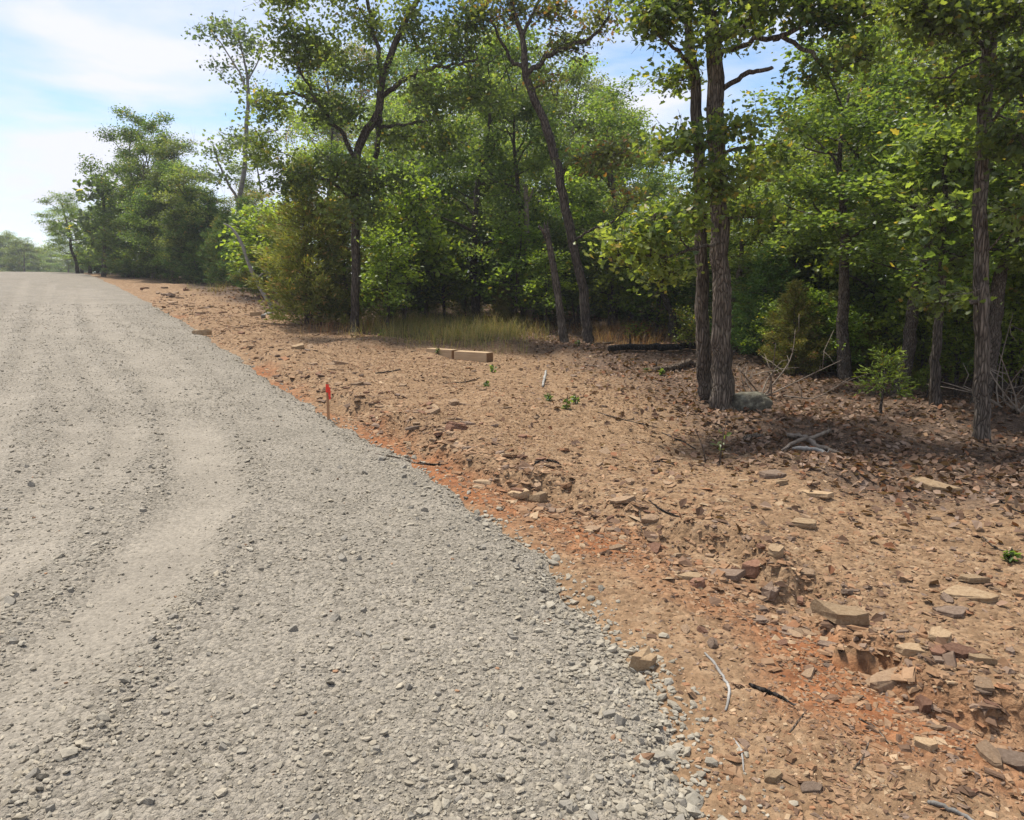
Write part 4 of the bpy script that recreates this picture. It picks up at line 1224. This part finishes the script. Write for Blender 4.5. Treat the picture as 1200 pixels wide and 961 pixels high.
lying('driftwood', 'pale dead limb pointing up at the edge of the clearing by the bare white stem', 'branch', [(308, 377), (314, 372), (322, 366)], [5, 5, 3], M['bark_pale'], 7, .7, knots=1)
stk = [([(878, 806), (895, 814), (912, 819), (932, 830)], [5, 6, 5, 3], 'dark'), ([(826, 770), (836, 782), (850, 800), (855, 815), (850, 835)], [3, 4, 4, 4, 3], 'pale'),
       ([(860, 868), (868, 882), (872, 905)], [3, 4, 2], 'pale'), ([(1088, 940), (1110, 948), (1132, 957), (1160, 972)], [7, 7, 6, 5], 'pale'), ([(925, 862), (935, 850), (943, 838)], [2, 3, 2], 'twig'),
       ([(764, 552), (775, 551), (790, 556)], [2.5, 2.5, 2], 'dark'), ([(1170, 590), (1185, 592), (1215, 598)], [3, 4, 4], 'dark'), ([(1160, 595), (1180, 612), (1200, 622)], [3, 3, 2], 'dark'),
       ([(625, 556), (640, 552), (655, 554)], [3, 4, 3], 'dark'), ([(490, 543), (510, 544), (525, 548)], [3, 3, 2], 'dark'), ([(440, 538), (470, 540), (495, 544)], [2, 2, 1.5], 'twig'),
       ([(440, 452), (455, 451), (470, 448)], [2, 2, 1.5], 'twig'), ([(520, 455), (545, 452), (562, 447)], [2, 2, 1.5], 'twig'), ([(680, 413), (700, 407), (730, 400)], [3, 3, 2], 'twig'),
       ([(1006, 848), (1024, 858), (1040, 876)], [3, 4, 3], 'twig'), ([(1150, 640), (1165, 652), (1185, 660)], [3, 3, 2], 'twig'), ([(760, 600), (775, 612), (800, 622)], [2, 3, 2], 'dark'),
       ([(735, 590), (748, 604), (752, 622)], [2, 2, 1.5], 'twig'), ([(700, 500), (730, 508), (770, 512)], [2, 2, 1.5], 'twig'), ([(775, 515), (800, 522), (815, 530)], [2, 2, 1.5], 'dark'),
       ([(1000, 905), (1012, 890), (1020, 868)], [3, 3, 2], 'twig'), ([(1040, 760), (1065, 752), (1090, 757)], [3, 3, 2], 'twig'), ([(785, 430), (800, 448), (805, 462)], [2, 2, 1.5], 'twig'),
       ([(640, 440), (638, 450), (636, 460)], [3, 4, 3], 'pale'), ([(880, 470), (905, 466), (930, 470)], [2, 2, 1.5], 'twig'), ([(700, 880), (712, 862), (722, 850)], [1, 1, 1], 'skip')]
SL = {'dark': 'dark weathered stick lying on the stony soil', 'pale': 'pale barkless stick lying on the red soil', 'twig': 'thin dry brown twig lying on the stony soil'}
for i, (p, ws, kd) in enumerate(stk):
    if kd == 'skip': continue
    lying('stick', SL[kd], 'stick', p, ws, M[{'dark': 'charred', 'pale': 'bark_pale', 'twig': 'twig'}[kd]], 60 + i, .7, {'dark': 'dark sticks', 'pale': 'pale sticks', 'twig': 'dry twigs'}[kd], 6)

# dead branchy brush to the right of the double oak
for bi, (bpx, lab) in enumerate((((895, 468), 'tangle of bare grey twigs right of the double oak'), ((1188, 500), 'bare arching grey twigs beside the scaly grey oak'))):
    b = gpt(*bpx); rg = np.random.default_rng(300 + bi)
    mb = MB()
    for k in range(9):
        a = rg.uniform(0, 6.28); ln = rg.uniform(.5, 1.1)
        d = np.array([math.cos(a), math.sin(a) * .6, rg.uniform(.25, 1.1)])
        p0 = rg.normal(0, .06, 3) * [1, 1, 0] + [0, 0, -.03]
        p = smooth_poly([p0, p0 + d * ln * .5 + rg.normal(0, .08, 3), p0 + d * ln + rg.normal(0, .12, 3)], 4)
        p[1:, 2] = np.maximum(p[1:, 2], .02)
        mb.tube(p, np.linspace(.011, .003, len(p)), 5, k)
        for j in range(3):
            i = rg.integers(3, len(p) - 1)
            e = p[i] + rg.normal(0, .18, 3) + [0, 0, .05]; e[2] = max(e[2], .02)
            mb.tube(np.array([p[i], (p[i] + e) / 2 + rg.normal(0, .03, 3), e]), [.005, .004, .002], 4)
    tag(link('brush', mb.mesh('brush', M['deadwood']), loc=tuple(b)), lab, 'brush')

# dead upright twig and little leafy sprig in front of the double oak
def sprig(px, py, h, label, leafy, lean, seed, group=None):
    b = gpt(px, py); H = h * b[1] / F; rg = np.random.default_rng(seed)
    root = thing('seedling', label, 'seedling', tuple(b), 0, group)
    p = smooth_poly([(0, 0, -.02), (lean * .3 * H, 0, H * .45), (lean * H, rg.normal(0, .05) * H, H)], 4)
    mb = MB(); mb.tube(p, np.linspace(.007, .003, len(p)), 5, seed)
    for j in range(3):
        i = rg.integers(4, len(p)); e = p[i] + rg.normal(0, .1, 3) * H
        mb.tube(np.array([p[i], e]), [.003, .0015], 4)
    link('stem', mb.mesh('stem', M['twig']), root)
    if leafy:
        n = leafy
        q = np.column_stack([rg.normal(0, .16 * H, n), rg.normal(0, .16 * H, n), rg.uniform(.05, .75, n) * H])
        link('leaves', leaf_mesh('leaves', q, rg.uniform(.03, .055, n), leaf_cols(n, np.full(n, .45), rg, GREEN), rg, M['leaf'], 1), root)
    return root
sprig(827, 547, 40, 'bare dead twig standing upright in the soil before the double oak', 0, -.35, 1)
sprig(843, 548, 58, 'thin upright twig with a few green leaves at its base', 12, .12, 2)
for i, (px, py, h) in enumerate(((644, 480, 12), (664, 497, 16), (674, 489, 12), (577, 440, 10), (570, 462, 8), (513, 421, 10), (448, 398, 12), (678, 412, 9), (757, 448, 9), (1182, 668, 18), (775, 455, 10), (988, 440, 20))):
    sprig(px, py, h, 'tiny green seedling sprouting from bare soil', 26, .05, 20 + i, 'tiny seedlings on the soil')

# ------------------------------------------------------------------ sawn timbers and stake
def timber(px0, px1, hpx, label, seed):
    a = gpt(*px0); b_ = gpt(*px1)
    Y = (a[1] + b_[1]) / 2; t = hpx * Y / F
    d = b_ - a; Ln = np.linalg.norm(d[:2]); yaw = math.atan2(d[1], d[0])
    c = (a + b_) / 2
    zz = min(a[2], b_[2]) - .015
    root = thing('sawn_timber', label, 'timber', (c[0], c[1], zz), yaw)
    import bmesh
    bm = bmesh.new(); bmesh.ops.create_cube(bm, size=1)
    for v in bm.verts: v.co = (v.co.x * Ln, v.co.y * t, (v.co.z + .5) * t)
    bmesh.ops.bevel(bm, geom=list(bm.edges), offset=.006, segments=2, affect='EDGES')
    me = bpy.data.meshes.new('beam'); bm.to_mesh(me); bm.free(); me.materials.append(M['timber'])
    link('beam', me, root)
    for s in (-1, 1):
        bm = bmesh.new(); bmesh.ops.create_cube(bm, size=1)
        for v in bm.verts: v.co = (v.co.x * .006 + s * (Ln / 2 + .001), v.co.y * (t - .016), (v.co.z * (t - .016)) + t / 2)
        me = bpy.data.meshes.new('end_grain'); bm.to_mesh(me); bm.free(); me.materials.append(M['timber_end'])
        link('end_grain', me, root)
timber((536, 425), (574, 430), 14, 'near sawn timber block with pale top and brown end grain', 1)
timber((503, 418.5), (533, 422.5), 11.5, 'smaller sawn timber block end to end behind the first', 2)

b = gpt(385, 491); Yb = b[1]
root = thing('survey_stake', 'thin wooden survey stake with red flagging at the gravel edge', 'stake', tuple(b), .35)
hh = 46 * Yb / F
def bxm(name, lo, hi, mat, bev=.002):
    import bmesh
    bm = bmesh.new(); bmesh.ops.create_cube(bm, size=1)
    for v in bm.verts: v.co = tuple(lo[i] + (v.co[i] + .5) * (hi[i] - lo[i]) for i in range(3))
    bmesh.ops.bevel(bm, geom=list(bm.edges), offset=bev, segments=2, affect='EDGES')
    me = bpy.data.meshes.new(name); bm.to_mesh(me); bm.free(); me.materials.append(mat)
    return me
me = bxm('lath', (-.012, -.006, -.12), (.012, .006, hh), M['lath'])
link('lath', me, root)
me = bxm('flagging', (-.0142, -.0085, hh * .72), (.0142, .0085, hh * .93), M['flag'])
fl = link('flagging', me, root)
mb = MB()
for k in range(2):
    p = smooth_poly([(.014, -.0105 - .003 * k, hh * .86), (.017, -.016, hh * .80), (.012 + .006 * k, -.014, hh * .70), (.016, -.017, hh * (.60 - .06 * k))], 3)
    wv = np.array([.009, .003, 0])
    V = np.concatenate([p - wv, p + wv]); n = len(p)
    mb.add(V, [[i, i + 1, n + i + 1, n + i] for i in range(n - 1)])
link('ribbon_tail', mb.mesh('ribbon_tail', M['flag']), fl)

# ------------------------------------------------------------------ rocks
def slab_mesh(name, seed, mat, thick=.3, irr=.28, nside=9):
    rg = np.random.default_rng(seed)
    nside = max(5, nside - int(rg.integers(1, 4)))
    a = np.sort((np.arange(nside) + rg.uniform(-.38, .38, nside)) / nside * 2 * math.pi)
    rad = 1 + rg.uniform(-irr, irr * .6, nside)
    ox, oy = np.cos(a) * rad, np.sin(a) * rad * .68
    rings = []
    for sc_, z in ((.95, -thick), (1.0, -thick * .3), (.98, thick * .78), (.93, thick)):
        j = rg.normal(0, .03, (nside, 2))
        rings.append(np.column_stack([ox * sc_ + j[:, 0], oy * sc_ + j[:, 1], z + rg.normal(0, .22 * thick, nside) * (z > 0) + .3 * thick * ox * (z > 0)]))
    V = np.concatenate(rings + [np.array([[0, 0, -thick]]), np.array([[rg.normal(0, .1), rg.normal(0, .1), thick * 1.02]])])
    k = np.arange(nside); k1 = (k + 1) % nside
    Q = np.concatenate([np.stack([r * nside + k, r * nside + k1, (r + 1) * nside + k1, (r + 1) * nside + k], 1) for r in range(3)])
    T = np.concatenate([np.stack([k1, k, np.full(nside, 4 * nside)], 1), np.stack([3 * nside + k, 3 * nside + k1, np.full(nside, 4 * nside + 1)], 1)])
    return mesh_np(name, V, [Q, T], mat)

def rock(px, py, wpx, label, mat, seed, thick=.3, yaw=0, tilt=(0, 0), group=None, asp=1.0, sink=.24, mesh=None):
    b = gpt(px, py); s = wpx * .5 * b[1] / F
    me = mesh or slab_mesh('flat_rock', seed, M[mat], thick)
    o = link('flat_rock', me, loc=(b[0], b[1], b[2] + s * thick * (1 - 2 * sink)), rot=(tilt[0], tilt[1], yaw), scale=(s, s * asp, s))
    return tag(o, label, 'rock', group)

rock(1094, 580, 65, 'long pale sandstone slab half buried at the edge of the leaf litter', 'slab_pale', 1, .14, -.75, (.05, .12), asp=.55, sink=.2)
rock(942, 627, 43, 'pale tan slab lying flat on the soil above the eroded ledge', 'slab_pale', 2, .16, .3, (0, .05))
rock(905, 574, 38, 'greyish flat slab lying between the driftwood and the ledge', 'slab_grey', 3, .18, -.2)
rock(915, 584, 18, 'small tan stone touching the greyish flat slab', 'slab_pale', 4, .3, .4)
rock(958, 594, 49, 'thin wedge-shaped tan slab lying on the soil', 'slab_pale', 5, .12, -.35, asp=.6)
rock(984, 731, 65, 'thick angular tan slab propped up at the eroded ledge', 'slab_pale', 6, .26, -.45, (.0, .16), asp=.65, sink=.12)
rock(884, 664, 38, 'reddish blocky stone at the head of the eroded ledge', 'slab_red', 7, .4, .1, sink=.15)
rock(905, 684, 34, 'purple-grey stone wedged below the reddish block', 'slab_grey', 8, .4, .8, (.2, .1), sink=.15)
rock(907, 668, 29, 'pale tan stone resting beside the reddish block', 'slab_pale', 9, .35, 1.2, sink=.1)
rock(1135, 706, 60, 'broad tan slab bedded flat in the soil', 'slab_pale', 10, .12, -.2)
rock(1138, 690, 40, 'narrow pale slab overlapping the broad bedded slab', 'slab_pale', 11, .14, -.3, asp=.6, sink=-.3)
rock(1113, 723, 45, 'purplish grey flat slab near the broad bedded slab', 'slab_grey', 12, .14, -.1)
rock(632, 579, 31, 'square block of tan stone standing proud of the bank', 'slab_pale', 13, .38, .2, (-.1, 0), sink=.05)
rock(608, 576, 27, 'low tan stone beside the square block', 'slab_pale', 14, .28, -.1, sink=.1)
rock(810, 679, 31, 'thin oval tan stone lying on red soil', 'slab_pale', 15, .2, -.2, sink=.1)
rock(752, 782, 38, 'pale buff stone standing at the gravel edge', 'slab_pale', 16, .5, .7, (.2, .1), sink=.15)
rock(835, 760, 18, 'rounded grey stone standing on edge in red soil', 'slab_grey', 17, .5, 1.5, (.6, 0), sink=.1)
rock(1068, 783, 54, 'yellow-brown split slab hanging over the ledge hollow', 'slab_pale', 18, .2, -.3, (.1, .05), asp=.6, sink=-.1)
rock(1098, 776, 34, 'pale chipped stone on top of the ledge rubble', 'slab_pale', 19, .3, .5, sink=-.1)
rock(1120, 795, 38, 'dark red stone tilted in the ledge rubble', 'slab_red', 20, .3, -.5, (.2, .1), sink=0)
rock(1146, 805, 34, 'long ochre chip at the end of the ledge rubble', 'slab_pale', 21, .2, -.6, asp=.6, sink=0)
rock(1190, 895, 67, 'big flat grey-brown slab bedded in the red soil', 'slab_grey', 22, .16, -.3, sink=.2)
rock(905, 912, 29, 'yellowish rough stone near the gravel edge', 'slab_pale', 23, .35, .3)
rock(950, 925, 31, 'flat purplish slab lying near the pale barkless stick', 'slab_grey', 24, .14, .2)
rock(1085, 880, 34, 'ochre blocky stone sunk in red soil', 'slab_pale', 25, .3, -.3)
rock(350, 421, 18, 'lone pale slab tilted on the far bank', 'slab_pale', 26, .25, .5, (.2, -.2), sink=-.1)
rock(237, 394, 20, 'pale slab on the far rubble line beside the gravel', 'slab_pale', 27, .3, .2, sink=-.1)
rock(300, 374, 13, 'pale stone near the far dead limb', 'slab_pale', 28, .35, .2, sink=0)

# lichened boulder at the oak's foot
import bmesh
b = gpt(878, 492); s = 24 * b[1] / F
bm = bmesh.new(); bmesh.ops.create_icosphere(bm, subdivisions=4, radius=1)
for v in bm.verts:
    c = v.co.copy()
    d = .34 * float(fbm(np.array([c.x * 1.3 + c.z]), np.array([c.y * 1.3 - c.z * .7]), 1.2, 3, 91)[0]) + .16 * float(fbm(np.array([c.x + 5]), np.array([c.z * 2 + c.y]), 4, 2, 92)[0])
    c = c * (1 + d * 2)
    c.z = max(min(c.z, .72 + .1 * c.x), -.8)
    v.co = (c.x * s * 1.1, c.y * s * .9, c.z * s * .85)
me = bpy.data.meshes.new('boulder'); bm.to_mesh(me); bm.free(); me.materials.append(M['lichen'])
for p_ in me.polygons: p_.use_smooth = True
tag(link('boulder', me, loc=(b[0], b[1] + s * .3, b[2] + s * .3)), 'rounded boulder with grey-green lichen at the foot of the double oak', 'boulder')

# loose flat stones, one object each
slabs = {m_: [slab_mesh('flat_rock', 500 + 20 * i + k, M[m_], t_, .3, 8) for k, t_ in enumerate((.1, .14, .2, .26, .12, .17))] for i, m_ in enumerate(('slab', 'slab_grey', 'slab_red'))}
RC = {'slab': 'tan', 'slab_grey': 'grey-brown', 'slab_red': 'dark reddish'}
rg = np.random.default_rng(909)
cx, cy, cr_ = polar_samples(14000, 2.1, 26, rg, 40)
de, sl, fo = zones(cx, cy)
w_ = np.exp(-((sl - .02) / .2) ** 2) * 1.0 + .08 + .5 * (np.abs(de + .5) < .45) * (cr_ > 6)
ok = (rg.random(len(cx)) < w_) & (de < -.22) & (fo < .6)
ii = np.concatenate([np.nonzero(ok & (cr_ < 5))[0][:125], np.nonzero(ok & (cr_ >= 5))[0][:170]])
zs = surf(cx[ii], cy[ii])
for n_, i in enumerate(ii):
    m_ = str(rg.choice(['slab', 'slab', 'slab', 'slab_grey', 'slab_red']))
    k = int(rg.integers(0, 6)); th = (.1, .14, .2, .26, .12, .17)[k]
    s = float(np.clip(rg.lognormal(math.log(.038), .45), .02, .12)) * (1 + .02 * cr_[i])
    s = max(s * (.8 if cr_[i] < 5 else 1), .0055 * cr_[i])
    o = link('flat_rock', slabs[m_][k], loc=(cx[i], cy[i], zs[n_] + s * th * .5), rot=(rg.normal(0, .14), rg.normal(0, .14), rg.uniform(0, 6.28)), scale=(s, s * rg.uniform(.7, 1.1), s))
    wh = 'in the rubble of the eroded ledge' if abs(sl[i]) < .35 else 'close beside the gravel edge' if de[i] > -.8 else 'near the leaf litter' if fo[i] > -.9 else 'on the open stony bank'
    lab = ('broad ' if s > .06 else 'small ') + RC[m_] + ' flat stone lying loose ' + wh
    tag(o, lab, 'rock', lab.replace('stone', 'stones'))

# larger crushed stones that stand out of the gravel
grs = [slab_mesh('gravel_stone', 800 + k, M['stone'], .55, .3, 7) for k in range(8)]
for me in grs:
    a = me.color_attributes.new('col', 'FLOAT_COLOR', 'POINT')
    a.data.foreach_set('color', np.tile(np.array([.27, .242, .195, 1], np.float32), len(me.vertices)))
cx, cy, cr_ = polar_samples(4000, 1.9, 6, rg, 36)
de = poly_sd(cx, cy, EDGE); tr, rim = track_field(cx, cy)
ok = (de > .12) & (tr < .2) & (rg.random(len(cx)) < (.15 + .8 * (de < .5) + .5 * rim))
ii = np.nonzero(ok)[0][:150]
zs = surf(cx[ii], cy[ii])
for n_, i in enumerate(ii):
    s = float(np.clip(rg.lognormal(math.log(.0145), .3), .010, .028)) * (1 + .04 * cr_[i])
    o = link('gravel_stone', grs[int(rg.integers(0, 8))], loc=(cx[i], cy[i], zs[n_] + s * .12), rot=(rg.normal(0, .3), rg.normal(0, .3), rg.uniform(0, 6.28)), scale=(s, s * rg.uniform(.8, 1.3), s))
    wh = 'in the spill along the gravel edge' if de[i] < .5 else 'in the ridge beside a wheel track' if rim[i] > .4 else 'on the open gravel of the road'
    lab = ('large' if s > .024 else 'smaller') + ' pale grey crushed stone standing out ' + wh
    tag(o, lab, 'stone', lab)

# ------------------------------------------------------------------ grass
def grass(name, label, areas, seed, pal, hgt):
    rg = np.random.default_rng(seed); V = []; Cc = []
    for (px, py, sx, sy, n) in areas:
        for _ in range(1):
            cxs = rg.normal(px, sx, n); cys = rg.normal(py, sy, n)
            nt_ = max(10, n // 7)
            ps = np.array([gp(a, b_) for a, b_ in zip(cxs[:nt_], cys[:nt_])])
            th = rg.uniform(.25, 1.15, nt_) ** 1.4
            ti = rg.integers(0, nt_, n)
            pp = ps[ti] + rg.normal(0, .08, (n, 2))
            z = ground_h(pp[:, 0], pp[:, 1])
            h = hgt * th[ti] * rg.uniform(.5, 1.1, n)
            a = rg.uniform(0, 6.28, n); ln = rg.uniform(.15, 1.1, n) * h
            wv = np.stack([-np.sin(a), np.cos(a), 0 * a], 1) * .0025
            p0 = np.column_stack([pp, z - .01])
            mid = p0 + np.column_stack([np.cos(a) * ln * .3, np.sin(a) * ln * .3, h * .6])
            tip = p0 + np.column_stack([np.cos(a) * ln, np.sin(a) * ln, h])
            V.append(np.stack([p0 - wv, p0 + wv, mid + wv * .8, tip, mid - wv * .8], 1))
            Cc.append(leaf_cols(n, rg.random(n), rg, pal))
    V = np.concatenate(V); n = len(V)
    k_ = (np.arange(n) * 5)[:, None]
    me = mesh_np(name, V.reshape(-1, 3), [k_ + np.array([[0, 1, 2, 4]]), k_ + np.array([[4, 2, 3]])], M['grass'], np.repeat(np.concatenate(Cc), 5, axis=0))
    o = link(name, me); o['kind'] = 'stuff'
    return tag(o, label, 'grass')
G1 = dict(dark=(.10, .11, .03), mid=(.19, .19, .06), light=(.32, .28, .12), odd=(.36, .26, .12), podd=.3)
G2 = dict(dark=(.20, .13, .06), mid=(.31, .21, .10), light=(.42, .30, .16), odd=(.3, .14, .06), podd=.2)
grass('grass', 'pale green and straw tall grass growing along the edge of the trees', [(500, 390, 35, 9, 3000), (560, 393, 35, 9, 3000), (600, 396, 22, 8, 1000), (460, 390, 20, 4, 1000), (540, 360, 20, 5, 1000), (860, 392, 25, 6, 500), (215, 331, 14, 2, 400), (190, 328, 12, 1.5, 300), (250, 343, 14, 3, 300), (640, 372, 20, 4, 500)], 5, G1, .34)
grass('dry_grass', 'dry rusty brown grass and weeds between the trunks', [(735, 395, 28, 6, 2400), (770, 400, 20, 6, 500), (390, 388, 20, 4, 500), (430, 386, 15, 4, 400), (870, 400, 20, 8, 400), (540, 352, 20, 4, 400), (625, 392, 15, 4, 250)], 6, G2, .28)

# ------------------------------------------------------------------ summer haze
bm = bmesh.new(); bmesh.ops.create_cube(bm, size=1)
for v in bm.verts: v.co = (v.co.x * 840, v.co.y * 840, -4.2 + (v.co.z + .5) * 22)
me = bpy.data.meshes.new('haze'); bm.to_mesh(me); bm.free()
m, nt, N, L = new_mat('haze')
pv = N('ShaderNodeVolumePrincipled'); pv.inputs['Color'].default_value = (.93, .95, 1, 1)
pv.inputs['Density'].default_value = .0010; pv.inputs['Anisotropy'].default_value = .2
o_ = N('ShaderNodeOutputMaterial'); L(pv.outputs[0], o_.inputs['Volume'])
me.materials.append(m)
hz = link('haze', me); hz['kind'] = 'stuff'; tag(hz, 'thin pale summer haze over the whole clearing', 'haze')

# prototypes are only patterns: take them out again
for p_ in protos:
    for ch in list(p_.children):
        bpy.data.objects.remove(ch, do_unlink=True)
    bpy.data.objects.remove(p_, do_unlink=True)
